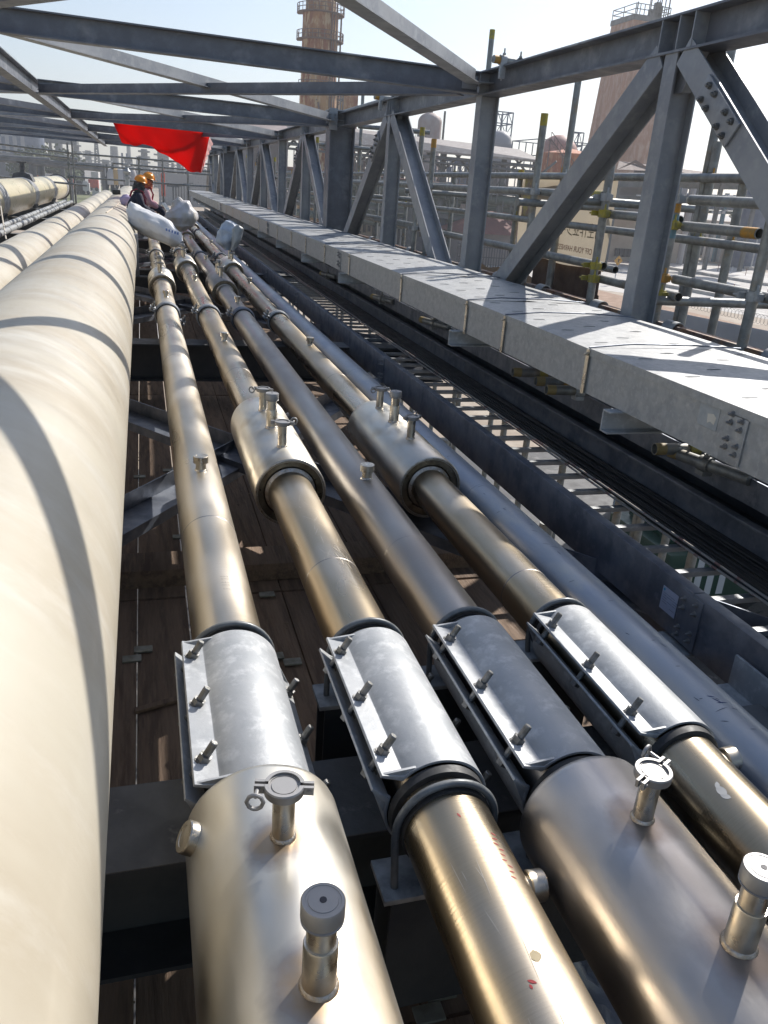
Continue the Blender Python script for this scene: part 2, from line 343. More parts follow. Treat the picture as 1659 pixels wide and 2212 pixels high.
for y in (2.818, 7.35, 11.07, 15.1): nozzle(tA, 'cap', .167, y, -1.08, .0867)
PX = .497
jacket(tB, .497, -1.09, .0846, RJ, 2.80, 3.78)
nozzle(tB, 'clamp', .484, 3.489, -1.09, RJ, rot=2.6); nozzle(tB, 'tall', .484, 3.224, -1.09, RJ); nozzle(tB, 'clamp', .486, 2.958, -1.09, RJ, rot=-.3)
jacket(tB, .497, -1.09, .0846, RJ, 10.3, 11.2); nozzle(tB, 'clamp', .47, 10.62, -1.09, RJ, rot=.1); nozzle(tB, 'tall', .47, 10.85, -1.09, RJ); nozzle(tB, 'clamp', .47, 11.05, -1.09, RJ)
for y in (5.42, 8.75): nozzle(tB, 'cap', .490, y, -1.09, .0846)
PX = .779
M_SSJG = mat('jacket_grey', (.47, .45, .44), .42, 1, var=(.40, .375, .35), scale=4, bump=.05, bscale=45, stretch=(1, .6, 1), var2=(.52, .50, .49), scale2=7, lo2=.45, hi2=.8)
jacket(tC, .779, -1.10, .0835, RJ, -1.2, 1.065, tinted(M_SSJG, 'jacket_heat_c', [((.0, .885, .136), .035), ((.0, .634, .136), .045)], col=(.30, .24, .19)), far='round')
nozzle(tC, 'clamp', .780, .891, -1.10, RJ, rot=.5); nozzle(tC, 'tall', .778, .639, -1.10, RJ)
jacket(tC, .779, -1.10, .0835, RJ, 8.5, 9.45, M_SSG); nozzle(tC, 'tall', .765, 9.06, -1.10, RJ); nozzle(tC, 'clamp', .765, 8.80, -1.10, RJ, rot=.2); nozzle(tC, 'clamp', .765, 9.28, -1.10, RJ)
jacket(tC, .779, -1.10, .0835, RJ, 15.9, 16.8, M_SSG); nozzle(tC, 'tall', .76, 16.3, -1.10, RJ)
for y in (2.744, 7.3, 11.18, 14.77): nozzle(tC, 'cap', .776, y, -1.10, .0835)
PX = 1.105
jacket(tD, 1.105, -1.14, .0803, .135, 2.93, 3.90)
nozzle(tD, 'clamp', 1.092, 3.711, -1.14, .135, rot=3.0); nozzle(tD, 'tall', 1.094, 3.465, -1.14, .135); nozzle(tD, 'clamp', 1.092, 3.196, -1.14, .135, rot=.35)
jacket(tD, 1.105, -1.14, .0803, .135, 10.85, 11.75); nozzle(tD, 'tall', 1.10, 11.33, -1.14, .135); nozzle(tD, 'clamp', 1.105, 11.05, -1.14, .135, rot=.4)
jacket(tD, 1.105, -1.14, .0803, .135, 19.6, 20.5, M_SSG); nozzle(tD, 'tall', 1.06, 20.1, -1.14, .135)
for y in (5.607, 9.17, 14.6): nozzle(tD, 'cap', 1.105, y, -1.14, .0803)
# short side stubs with caps
def stub(parent, p, d, L=.06):
    p, d = V(p), V(d).normalized()
    o = MB(); o.cyl(p, p+d*(L+.02), .019, 22); o = o.build('side_port', M_TUBE, parent)
    c = MB(); c.lathe(p+d*L, d, [(0, .025), (.002, .0275), (.028, .0275), (.030, .026), (.030, .018), (.029, .0175), (.030, .001)], 28); c.build('cap', M_TUBE, o)
stub(tB, (.56, .915, -1.105), (1, 0, -.06), .035)
sq = at(399, 1822, z=-1.03)
stub(tA, sq+V((.045, 0, -.012)), (-.75, 0, .45), .024)
stub(tD, (1.165, 1.16, -1.13), (1, 0, .1), .03)

# blue grey pipe
t = thing('bare_pipe', 'smooth blue-grey painted pipe between the steel pipes and the cable ladder', 'pipe', (1.335, 0, -1.2))
b = MB(); b.lathe((1.335, -1.2, -1.2), (0, 1, 0), [(0, .084), (YF+.4, .084)], 56); b.build('tube', M_BLUE, t, smooth=50)
for y in (2.9, 5.1, 8.7):
    wmb = MB(); wmb.lathe((1.335, y, -1.2), (0, 1, 0), [(-.004, .084), (-.002, .0852), (.002, .0852), (.004, .084)], 56, cap0=False, cap1=False); wmb.build('seam_weld', M_BLUE, t)

# ---------------------------------------------------------------- big FRP pipes
def frp(name, label, cx, cz, r, y0, y1, joints, wide=()):
    t = thing(name, label, 'pipe', (cx, 0, cz))
    b = MB(); prf = [(0, r)]
    for y in joints: prf += [(y-y0-.10, r), (y-y0-.05, r+.006), (y-y0+.05, r+.006), (y-y0+.10, r)]
    prf += [(y1-y0, r)]
    b.lathe((cx, y0, cz), (0, 1, 0), prf, 128, cap1=True); b.build('tube', M_FRP, t, smooth=50)
    return t
f1 = frp('large_pipe', 'large glossy beige pipe filling the left foreground', -.462, -.888, .375, -1.5, 32.2, (9.3, 15.5, 21.7, 27.6))
f2 = frp('large_pipe', 'beige pipe behind the largest one, partly hidden on its left', -1.238, -.995, .27, -1.5, 33.0, (7.5, 13.6, 19.6, 25.7))
# small paint chips near the camera
ch = MB(); rnd = random.Random(5)
for i in range(5):
    y = rnd.uniform(.9, 1.35); a = radians(rnd.uniform(55, 75)); c = V((-.462+.376*cos(a), y, -.888+.376*sin(a)))
    ch.lathe(c, (cos(a), 0, sin(a)), [(0, rnd.uniform(.001, .003)), (.0006, .001)], 7)
ch.build('paint_chip', mat('chip', (.16, .06, .06), .6), f1)
# black little box on the far part of the big pipe and the valve at its end
q = at(253, 421, z=-.50)
o = MB(); o.bx(-.62, -.45, 19.9, 20.1, -.52, -.42); tag(o.build('junction_box', M_RUB, bevel=.008), 'small black box sitting on top of the largest beige pipe', 'box')
t = thing('vent_valve', 'small galvanised valve with handwheel standing on the far end of the largest beige pipe', 'valve', (-.462, 31.7, -.515))
o = MB(); o.cyl((-.462, 31.7, -.52), (-.462, 31.7, -.18), .07, 16); o.cyl((-.462, 31.7, -.24), (-.462, 31.7, -.20), .12, 16); o.build('pipe_stub', M_GALV, t)
o = MB(); o.lathe((-.462, 31.7, -.18), (0, 0, 1), [(0, .06), (.05, .11), (.14, .13), (.2, .08), (.28, .04)], 16); o.build('body', M_GALV, t)
o = MB(); o.tube([(-.462+.11*cos(a), 31.7+.11*sin(a), .16) for a in [2*pi*i/16 for i in range(16)]], .018, 8, closed=True); o.cyl((-.57, 31.7, .16), (-.35, 31.7, .16), .014, 8); o.cyl((-.462, 31.7, .06), (-.462, 31.7, .17), .02, 8); o.build('handwheel', M_GALV, t)
# pale joint strip running up the big pipe far away
o = MB(); o.tube([(-.462+.378*cos(radians(a)), y, -.888+.378*sin(radians(a))) for a, y in ((86, 11.2), (80, 13), (73, 16), (68, 19), (66, 21))], .008, 6); tag(o.build('rope', mat('rope', (.6, .52, .42), .8)), 'thin pale rope lying along the top of the largest beige pipe', 'rope')

# left flanged tank pipe with ribs of straps
t = thing('large_pipe', 'yellowish flanged pipe at the far left with grey strap bands and a black saddle', 'pipe', (-3.32, 0, -.84))
b = MB(); b.lathe((-3.32, 5, -.84), (0, 1, 0), [(0, .426), (33, .426)], 72); b.build('tube', M_FRP2, t, smooth=50)
for y in (14.2, 20.3, 26.3, 31.9, 37.2):
    for k in range(4):
        o = MB(); o.lathe((-3.32, y+.21*k, -.84), (0, 1, 0), [(0, .427), (.01, .442), (.09, .442), (.10, .427)], 72, cap0=False, cap1=False); o.build('strap_band', M_FRPB, t)
        o = MB(); o.lathe((-3.32, y+.21*k+.105, -.84), (0, 1, 0), [(0, .4265), (.005, .436), (.10, .436), (.104, .4265)], 72, cap0=False, cap1=False); o.build('strap_gap', M_FRPD, t)
o = MB(); o.lathe((-3.32, 37.95, -.84), (0, 1, 0), [(0, .43), (.0, .50), (.12, .50), (.12, .43)], 72); o.build('end_flange', M_FRPD, t)
o = MB(); o.prof((-3.32, 27.0, -.50), (-3.32, 27.6, -.50), [(-.30, 0), (.30, 0), (.22, .19), (.09, .23), (-.09, .23), (-.22, .19)]); o.cyl((-3.32, 27.3, -.3), (-3.32, 27.3, -.02), .07, 12); o.box((-3.32, 27.3, 0), (.26, .2, .035)); o.build('lug', M_FRPD, t)
o = MB(); o.prof((-3.32, 18.0, -.50), (-3.32, 18.6, -.50), [(-.30, 0), (.30, 0), (.22, .19), (.09, .23), (-.09, .23), (-.22, .19)]); o.build('lug', M_FRPD, t)
# bolt clusters under the tank pipe
for i, y in enumerate((7.6, 13.8, 19.7, 25.6, 31.0)):
    o = MB()
    for k in range(7):
        for s_ in range(2):
            hexb(o, (-2.93+.04*s_, y+.09*k, -1.16+.02*(k % 2)), (.5, 0, 1), .022, .03, .012, .07)
    o.box((-2.93, y+.28, -1.20), (.14, .72, .05))
    tag(o.build('bolted_lug', M_DARK), ('bolted black clamp plate under the left flanged pipe, %s from the camera' % ('first', 'second', 'third', 'fourth', 'fifth')[i]), 'clamp plate', 'bolted plates below the left pipe')
# two small grey lines
def small_line(cx, cz, r, label, sd):
    t = thing('small_pipe', label, 'pipe', (cx, 0, cz)); b = MB(); b.lathe((cx, 4, cz), (0, 1, 0), [(0, r), (29, r)], 24); b.build('tube', mat('pale_pipe', (.36, .37, .37), .55, .1, var=(.28, .29, .29), scale=5), t)
    rnd = random.Random(sd); y = 5
    o = MB()
    while y < 32: o.lathe((cx, y, cz), (0, 1, 0), [(0, r+.001), (.002, r+.006), (.03, r+.006), (.032, r+.001)], 24, cap0=False, cap1=False); y += rnd.uniform(.4, 1.0)
    o.build('tape_band', M_FRPD, t)
    for y in (9.2, 14.5, 20.8, 27):
        o = MB(); o.lathe((cx, y+rnd.uniform(0, .6), cz), (0, 1, 0), [(0, r), (.01, r+.010), (.45, r+.010), (.46, r)], 24, cap0=False, cap1=False); o.build('sleeve', M_FRPD, t)
small_line(-2.69, -1.205, .057, 'thin pale grey pipe with black bands, right beside the yellowish flanged pipe', 3)
small_line(-2.46, -1.205, .057, 'thin pale grey pipe with black bands, nearer the beige pipes', 9)
o = MB(); c0 = V((-2.95, 20, -.55)); c1 = V((-2.1, 14.5, -1.15)); o.tube([c0.lerp(c1, i/12)-V((0, 0, .12*sin(pi*i/12))) for i in range(13)], .012, 6)
tag(o.build('rope', mat('rope2', (.55, .5, .42), .8)), 'slack tan rope crossing from the yellowish flanged pipe over the thin grey pipes', 'rope')

# ================================================================ SLEEVE CLAMPS
PHI = radians(30)
def sleeve(key, y0, y1, label):
    cx, cz, r = PIPES[key]; ri = r+.008; ro = ri+.006; L = y1-y0
    t = thing('pipe_clamp', label, 'clamp', (cx, (y0+y1)/2, cz), 'bolted half-shell clamps around the steel pipes')
    gm = tinted(M_GALV, 'galvanised_rusty', [((-.105, .06-.035*i, .062-.003*i), .008) for i in range(5)], col=(.42, .24, .10), col2=(.42, .36, .28)) if key == 'D' else M_GALV
    el = V((-cos(PHI), 0, sin(PHI))); nn = V((sin(PHI), 0, cos(PHI))); c = V((cx, 0, cz))
    for up_, nm in ((1, 'upper_shell'), (-1, 'lower_shell')):
        o = MB(); n = 30; gap = .013; a_s = math.asin(gap/ro)
        prof_ = [];
        # cross-section: flange - arc - flange, as thick sheet
        outer = [(-(ro+.044), up_*gap)]+[(-ro*cos(a), up_*ro*sin(a)) for a in [a_s+.10+(pi-2*a_s-.2)*i/n for i in range(n+1)]]+[((ro+.044), up_*gap)]
        inner = [(-(ro+.044), up_*(gap+.006))]+[(-(ro+.006)*cos(a), up_*(ro+.006)*sin(a)) for a in [a_s+.19+(pi-2*a_s-.38)*i/n for i in range(n+1)]]+[((ro+.044), up_*(gap+.006))]
        m_ = len(outer); vs = []
        for y in (y0, y1):
            for q in (outer, inner):
                for a, b in q: p = c+(-el)*a+nn*b; vs.append((p.x, y, p.z))
        fs = []
        for i in range(m_-1):
            fs.append((i, i+1, 2*m_+i+1, 2*m_+i)); fs.append((m_+i+1, m_+i, 3*m_+i, 3*m_+i+1))
            fs.append((i+1, i, m_+i, m_+i+1)); fs.append((2*m_+i, 2*m_+i+1, 3*m_+i+1, 3*m_+i))
        fs += [(0, 2*m_, 3*m_, m_), (m_-1, 2*m_-1, 4*m_-1, 3*m_-1)]
        o.add(vs, fs); sh = o.build(nm, gm, t, smooth=40, bevel=.0012)
        for sd in (-1, 1):
            for ye, dy in ((y0+.003, 1), (y1-.009, 1)):
                g = MB(); tri = []
                for a, b in ((ro+.042, gap+.006), (ro*.97, gap+.006), (ro*.80, ro*.62), (ro*.86, ro*.60)):
                    p = c+el*(sd*a)*1+nn*(up_*b); tri.append(p)
                g.add([(p.x, ye, p.z) for p in tri]+[(p.x, ye+.006, p.z) for p in tri], [(0, 1, 2, 3), (7, 6, 5, 4), (0, 4, 5, 1), (1, 5, 6, 2), (2, 6, 7, 3), (3, 7, 4, 0)])
                g.build('gusset', M_GALV, sh, bevel=.001)
    for sd in (-1, 1):
        for f in (.13, .50, .86):
            y = y1-L*f; p = c+el*(sd*(ro+.025)); p.y = y; b = MB()
            hexb(b, p+nn*(gap+.006), nn, .0135, .013, .0078, .030, .0165)
            hexb(b, p-nn*(gap+.006), -nn, .0135, .010, 0, 0, .0165)
            b.cyl(p-nn*.02, p+nn*.02, .0078, 10)
            b.build('bolt', M_BOLT, t)
    for ye, s_ in ((y0, -1), (y1, 1)):
        o = MB()
        o.lathe((cx, ye-.004, cz), (0, s_, 0), [(-.0, r), (-.0, ro-.001), (.018, ro-.003), (.020, r+.005), (.020, r)], 48, cap0=False, cap1=False); o.build('rubber_liner', M_RUB, t)
sleeve('A', 1.15, 1.635, 'galvanised pipe clamp on the pale gold pipe nearest the big beige pipe, brightly sunlit')
sleeve('B', 1.12, 1.615, 'sunlit galvanised pipe clamp on the bronze pipe, scuffed by its upper bolt row')
sleeve('C', 1.105, 1.65, 'shaded bluish pipe clamp on the dull grey pipe')
sleeve('D', 1.20, 1.735, 'galvanised pipe clamp with a rusty streak, rightmost of the row')
# U-bolts and stands
def ubolt(key, y, label, tilt=0):
    cx, cz, r = PIPES[key]; R = r+.013; rr = .0075; o = MB()
    pts = [(cx-R, y+tilt, -1.245), (cx-R, y, cz-.02)]+[(cx-R*cos(a), y, cz+R*sin(a)) for a in [pi*i/22 for i in range(23)]]+[(cx+R, y, cz-.02), (cx+R, y+tilt, -1.245)]
    t = thing('u_bolt', label, 'u-bolt', (cx, y, -1.245), 'round u-bolts over the steel pipes')
    o.tube(pts, rr, 12); o.build('rod', M_ROD, t)
    g = MB(); g.lathe((cx, y-.012, cz), (0, 1, 0), [(0, r), (0, r+.004), (.024, r+.004), (.024, r)], 48, cap0=False, cap1=False); g.build('rubber_strip', M_RUB, t)
    s = thing('pipe_stand', label.replace('round grey u-bolt over', 'dark stand below the u-bolt of').replace(', at the', ','), 'stand', (cx, y, -1.28), 'steel stands under the u-bolts')
    p = MB(); p.bx(cx-.125, cx+.125, y-.05, y+.05, -1.212, -1.200)
    p.build('top_plate', mat('stand_paint', (.45, .46, .46), .6, .1, var=(.2, .21, .21), scale=14, var2=(.6, .6, .6), scale2=9, lo2=.55, hi2=.7), s, bevel=.0015)
    q = MB(); q.prof((cx, y, -1.2125), (cx, y, -1.50), [(-.11, -.045), (.11, -.045), (.11, -.038), (.004, -.038), (.004, .038), (.11, .038), (.11, .045), (-.11, .045), (-.11, .038), (-.004, .038), (-.004, -.038), (-.11, -.038)], up=(0, 1, 0)); q.build('web', M_DARK, s)
ORDN = dict(A='the pale gold pipe', B='the bronze pipe', C='the dull grey pipe', D='the ringed dark pipe')
for k in 'ABCD':
    ubolt(k, {'A': 1.675, 'B': 1.66, 'C': 1.695, 'D': 1.775}[k], 'round grey u-bolt over %s, at the far end of its clamp' % ORDN[k], 0 if k in 'AB' else -.02)
    if k in 'BC': ubolt(k, {'B': 1.065, 'C': 1.078}[k], 'round grey u-bolt over %s, at the near end of its clamp' % ORDN[k], -.03)

# band clamps around y = 6.9 and far
def band(key, y, label, side=False, m=M_GALV):
    cx, cz, r = PIPES[key]; t = thing('band_clamp', label, 'clamp', (cx, y, cz), 'two-part band clamps around the steel pipes')
    for nm, a0, a1 in (('upper_band', radians(-20), radians(150)), ('lower_band', radians(162), radians(332))):
        o = MB()
        for dy in (0, .052): o.lathe((cx, y+dy, cz), (0, 1, 0), [(0, r+.006), (0, r+.014), (.008, r+.020), (.024, r+.020), (.032, r+.014), (.032, r+.006), (0, r+.006)], 30, cap0=False, cap1=False, a0=a0-pi/2+pi, a1=a1-pi/2+pi, ref=(0, 0, 1)) if False else o.lathe((cx, y+dy, cz), (0, -1, 0), [(0, r+.006), (0, r+.013), (-.006, r+.019), (-.024, r+.019), (-.030, r+.013), (-.030, r+.006), (0, r+.006)], 30, cap0=False, cap1=False, a0=a0, a1=a1, ref=(1, 0, 0))
        o.build(nm, m, t)
    o = MB(); o.lathe((cx, y-.008, cz), (0, 1, 0), [(0, r), (0, r+.007), (.10, r+.007), (.10, r)], 40, cap0=False, cap1=False); o.build('rubber_liner', M_RUB, t)
    for ang in ((156,) if not side else (156, -24)):
        a = radians(ang); e = V((cos(a), 0, sin(a))); f = V((sin(a), 0, -cos(a)))
        o = MB()
        for s_ in (-1, 1):
            p = V((cx, y+.04, cz))+e*(r+.038)+f*s_*.012
            R = Matrix((e, V((0, 1, 0)), f)).transposed(); o.box(p, (.052, .10, .007), R)
        o.build('ear', m, t, bevel=.001)
        for dy in (.008, .040, .072):
            b = MB(); p = V((cx, y+dy, cz))+e*(r+.044)
            sg = 1 if ang > 0 else -1
            hexb(b, p+f*.016*sg, f*sg, .0125, .012, .006, .022, .0135); hexb(b, p-f*.016*sg, -f*sg, .012, .010); b.cyl(p-f*.02, p+f*.02, .006, 8); b.build('bolt', M_BOLT, t)
for k, y, d in (('A', 6.86, 'nearest band clamp on the pale gold pipe'), ('B', 6.88, 'nearest band clamp on the bronze pipe'), ('C', 6.86, 'nearest band clamp on the dull grey pipe, in darker steel standing for shade'), ('D', 7.02, 'nearest band clamp on the ringed dark pipe'),
                ('A', 11.95, 'second band clamp on the pale gold pipe, just before the white sack'), ('B', 12.4, 'second band clamp on the bronze pipe, beyond its far jacket'), ('C', 12.2, 'second band clamp on the dull grey pipe'), ('D', 12.6, 'second band clamp on the ringed dark pipe'), ('D', 18.1, 'third band clamp on the ringed dark pipe, right of the white sack')):
    band(k, y, d, side=(k == 'A' and y < 8), m=M_GALV if k != 'C' else M_GALD)  # third pipe's clamps take the darker steel, their shade put into the colour

# ---------------------------------------------------------------- marks on the pipes: scratches, paint spots, handwritten strokes
def marks(parent, key, m, items, name, R=None):
    cx, cz, r = PIPES[key]; r = R or r; o = MB()
    for (y, a, L, wd, tw) in items:                     # along the pipe L*cos(tw), round it L*sin(tw)
        n = 5; vs = []
        for i in range(n+1):
            u = i/n-.5; aa = radians(a)+L*sin(tw)*u/r; yy = y+L*cos(tw)*u; w_ = wd*(1-abs(2*u))**.5+.0002
            for s_ in (-1, 1): vs.append((cx+(r+.0005)*cos(aa+s_*w_*cos(tw)/r/2), yy-s_*w_*sin(tw)/2, cz+(r+.0005)*sin(aa+s_*w_*cos(tw)/r/2)))
        o.add(vs, [(2*i, 2*i+1, 2*i+3, 2*i+2) for i in range(n)])
    return tag(o.build(name, m, parent, smooth=0), kind='stuff')
M_SCR = mat('scratch', (.62, .56, .46), .45, .6); M_RMK = mat('red_marker', (.36, .05, .05), .7); M_WSP = mat('white_spot', (.56, .55, .52), .7)
rm_ = random.Random(31)
marks(tB, 'B', M_SCR, [(rm_.uniform(2.0, 2.55), rm_.uniform(60, 110), rm_.uniform(.02, .07), .0012, rm_.uniform(-.5, .5)) for _ in range(26)], 'scratches')
marks(tB, 'B', M_SCR, [(rm_.uniform(.55, 1.0), rm_.uniform(70, 130), rm_.uniform(.02, .09), .0009, rm_.uniform(-.3, .3)) for _ in range(14)], 'scratches')
marks(tA, 'A', M_SCR, [(rm_.uniform(1.9, 3.4), rm_.uniform(40, 100), rm_.uniform(.01, .03), .0010, rm_.uniform(.2, 1.2)) for _ in range(34)], 'scratches')
marks(tB, 'B', M_RMK, [(.955-.012*i, 62+2*(i % 3), .012, .0035, 1.2+.3*(i % 2)) for i in range(9)]+[(1.0, 95, .012, .004, .3), (.68, 103, .014, .005, .9), (.674, 106, .008, .004, .2)], 'marker_strokes')
marks(tB, 'B', mat('tan_spot', (.42, .34, .20), .6), [(.715, 88, .020, .020, 0), (.712, 88.5, .016, .014, 1.3)], 'paint_spot')
marks(tD, 'D', M_WSP, [(1.02, 118, .03, .018, .1), (1.005, 119, .022, .012, .6), (1.035, 117, .018, .010, -.5)], 'paint_spot')
for key, t_, y in (('A', tA, 4.9), ('A', tA, 5.9), ('B', tB, 6.3), ('C', tC, 3.6), ('C', tC, 5.2), ('A', tA, 1.95)):
    marks(t_, key, mat('etched_text', (.30, .26, .22), .6, .3), [(y-.018*k+.004*(k % 2), 84+5*(j % 3)-5, .010, .0016, 1.57 if (k+j) % 3 else .1) for k in range(5) for j in range(3)], 'etched_marking')
rb = random.Random(12)
bp = [t_ for t_ in bpy.data.objects if t_.name == 'bare_pipe'][0]
PIPES['E'] = (1.335, -1.2, .084)
marks(bp, 'E', mat('dark_scuff', (.12, .13, .16), .7), [(rb.uniform(1.2, 4.2), rb.uniform(70, 130), rb.uniform(.008, .035), .0022, rb.uniform(0, 1.57)) for _ in range(40)], 'scuffs')
marks(bp, 'E', mat('blue_marker', (.03, .05, .16), .6), [(1.35, 100, .03, .003, .4), (1.34, 96, .03, .003, 1.3), (1.37, 103, .02, .003, .9)], 'marker_strokes')
# ================================================================ STEEL BRIDGE FRAME
K = .79
TX0, TX1 = 3.2*K, 3.415*K; TXC = (TX0+TX1)/2; ZB, ZT = .905*K, 1.119*K; ZL = .055   # ZL: the left line lies a little higher
YN = [K*(1.8+3.2*i) for i in range(-1, 14)]          # panel points
XL = -1.21
def rise(x): return ZL*(TX0-x)/(TX0-XL)
tr = thing('steel_truss', 'grey painted steel truss with posts and diagonals along the right side of the pipes', 'truss', (TXC, 0, -1.25))
o = MB(); zc = (ZB+ZT)/2; H = ZT-ZB; Wc = TX1-TX0
for i in range(4):
    a = [-1.3, YN[4]-.10, 21.7, 29.9][i]; b_ = [YN[5-0]-.09, 21.6, 29.8, 34.6][i]
segs_ = [(-1.6, K*14.6-.11), (K*14.6+.11, 22.0), (22.02, 30.0), (30.02, 34.6)]
for a, b_ in segs_:
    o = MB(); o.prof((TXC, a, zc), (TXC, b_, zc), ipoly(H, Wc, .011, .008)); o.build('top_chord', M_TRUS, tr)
o = MB(); o.prof((TXC, -1.6, -1.19), (TXC, 34.6, -1.19), ipoly(.17, Wc, .011, .008)); o.build('bottom_chord', M_DARK, tr)
def hmember(name, p0, p1, w, d, m, mf, tf=.009, tw=.007, up=(1, 0, 0)):
    """H section: flanges face +-x (w = flange width along the plane of the truss, d = depth along x)"""
    o = MB(); o.prof(p0, p1, ipoly(d, w, tf, tw), up=up); return o.build(name, m, tr)
ci = 4
for i, y in enumerate(YN):
    if y > 34.5: break
    s = i-1                                           # s = panel index, y = K*(1.8+3.2 s)
    if s == 4 or s == 10:
        hmember('column', (2.59, y, -1.4), (2.59, y, ZT+.02), .28, .34, M_TRUS, None, .014, .010)
        o = MB(); o.bx(TX0-.13, TX0-.02, y-.165, y-.150, ZB-.04, ZT+.05); o.bx(2.40, 2.78, y-.15, y+.15, ZT+.02, ZT+.034)
        for zz in (ZB+.02, ZB+.06, ZT-.06, ZT-.02):
            for xx in (TX0-.11, TX0-.05): hexb(o, (xx, y-.165, zz), (0, -1, 0), .014, .012, .007, .012)
        o.build('end_plate', M_TRUL, tr)
    else: hmember('post', (TXC, y, -1.12), (TXC, y, ZB), .105, .15, M_TRUL, None)
    if s >= 1 and s % 2 == 1:                         # top node: two diagonals going down
        for sg in (-1, 1):
            a = V((TXC, y+sg*.10, ZB-.0)); b_ = V((TXC, y+sg*(3.2*K-.06), -1.12))
            d = (b_-a).normalized()
            hmember('diagonal', a, b_, .135, .155, M_TRUL, None)
            for xx, sx in ((TX0+.004, -1), (TX1-.004, 1)):
                c = a+d*.46; c.x = xx+sx*.006; perp = V((0, -d.z, d.y)); R = Matrix((V((1, 0, 0)), d, perp)).transposed()
                if (sg == -1 and s in (1,)) or (sg == 1 and s in (3, 5, 7, 9)):
                    pl = MB(); pl.box(c, (.010, .36, .118), R); pl = pl.build('splice_plate', M_TRUL, tr, bevel=.0015)
                    for u in (-.13, -.065, .065, .13):
                        for v_ in (-.035, .035):
                            bo = MB(); hexb(bo, c+d*u+perp*v_+V((sx*.005, 0, 0)), (sx, 0, 0), .0135, .012, .007, .010, .0165); bo.build('bolt', M_BOLT, pl)
        # stiffeners in the chord over the node
        for dy in (-.15, -.03, .12) if s == 1 else (-.1, -.02, .08):
            o = MB(); o.bx(TX0+.004, TXC-.004, y+dy-.004, y+dy+.004, ZB+.011, ZT-.011); o.build('stiffener', M_TRUL, tr)
        g = MB(); g.prof((TX0+.06, y, ZB-.002), (TX1-.06, y, ZB-.002), [(-.16, 0), (.16, 0), (.07, -.17), (-.07, -.17)]); 
        g.build('gusset', M_TRUL, tr)
    elif s >= 0:
        o = MB(); o.bx(TX0+.004, TXC-.004, y-.004, y+.004, ZB+.011, ZT-.011); o.build('stiffener', M_TRUL, tr)
        g = MB(); g.bx(TX0-.10, TX0+.07, y-.13, y+.13, (ZB+ZT)/2-.005, (ZB+ZT)/2+.004); g.build('gusset', M_TRUL, tr)
# small beam clamp with a tube stub on the chord
for yy, lab in ((K*7.75, 'tube stub clamped onto the top chord between the first two posts'), (K*11.9, 'tube stub clamped onto the top chord near the second top joint')):
    t = thing('scaffold_stub', lab, 'tube', (TXC, yy, ZT))
    o = MB(); o.cyl((TX0-.07, yy-.06, ZT+.03), (TX0+.42, yy+.02, ZT+.03), .026, 18); o.build('tube', M_TUBG, t)
    o = MB(); o.lathe((TX0-.02, yy-.055, ZT+.03), (1, .1, 0), [(0, .027), (0, .034), (.045, .034), (.045, .027)], 18); o.bx(TX0-.02, TX0+.02, yy-.085, yy-.055, ZT-.09, ZT+.03); hexb(o, (TX0, yy-.08, ZT+.06), (0, 0, 1), .013, .012, .006, .03); hexb(o, (TX0, yy-.07, ZT-.07), (0, 0, -1), .013, .012, .006, .02); o.build('coupler', M_GALV, t)
    o = MB(); hexb(o, (TX0+.15, yy-.03, ZT+.055), (0, 0, 1), .013, .012, .006, .03, .02); o.build('bolt', M_BOLT, t)
    o = MB(); o.lathe((TX0-.071, yy-.06, ZT+.03), (1, .16, 0), [(0, .0262), (.05, .0264)], 18, cap0=False, cap1=False); o.build('paint_mark', M_ORA, t)

# cross beams + plan bracing
CBY = [K*(1.8+6.4*i) for i in range(0, 7)]
ords = ['first', 'second', 'third', 'fourth', 'fifth', 'sixth', 'seventh', 'eighth', 'ninth', 'tenth', 'eleventh', 'twelfth', 'thirteenth', 'fourteenth', 'fifteenth', 'sixteenth']
XLL = -5.6
for i, y in enumerate(CBY):
    if i == 0: continue
    h = .155 if i != 2 else .165
    for x0, x1, nm in ((XL+.07, TX0-.012, 'right'), (XLL, XL-.07, 'left')):
        if nm == 'left' and i < 2: continue
        t = thing('crossbeam', ('%s crossbeam over the pipes, counted from the camera' % ords[i-1]) if nm == 'right' else '%s overhead crossbeam left of the middle line, counted from the camera' % ords[i-2], 'beam', (TX0, y, ZB), 'overhead crossbeams')
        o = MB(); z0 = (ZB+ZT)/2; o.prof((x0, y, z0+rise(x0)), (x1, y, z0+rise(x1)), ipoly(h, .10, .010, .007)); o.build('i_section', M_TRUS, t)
        b = MB()
        for xx in (x0+.02, x1-.01):
            b.bx(xx-.12 if xx > x0+.5 else xx, xx if xx > x0+.5 else xx+.12, y-.012, y-.0035, z0-.045+rise(xx), z0+.045+rise(xx))
            for k in range(3): hexb(b, (xx+(-.03-.035*k if xx > x0+.5 else .03+.035*k), y-.012, z0+rise(xx)+.0), (0, -1, 0), .011, .01, .006, .01)
        b.build('end_cleat', M_TRUL, t)
t = thing('ridge_beam', 'long overhead beam running away along the middle line, joining the crossbeams', 'beam', (XL, 0, ZB+ZL))
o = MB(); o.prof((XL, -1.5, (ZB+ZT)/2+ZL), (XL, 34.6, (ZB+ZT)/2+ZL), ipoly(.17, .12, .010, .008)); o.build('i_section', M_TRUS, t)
t = thing('edge_beam', 'long overhead beam along the far left edge of the roof frame', 'beam', (XLL, 0, ZB))
o = MB(); o.prof((XLL, 3, (ZB+ZT)/2+rise(XLL)), (XLL, 34.6, (ZB+ZT)/2+rise(XLL)), ipoly(.17, .12, .010, .008)); o.build('i_section', M_TRUS, t)
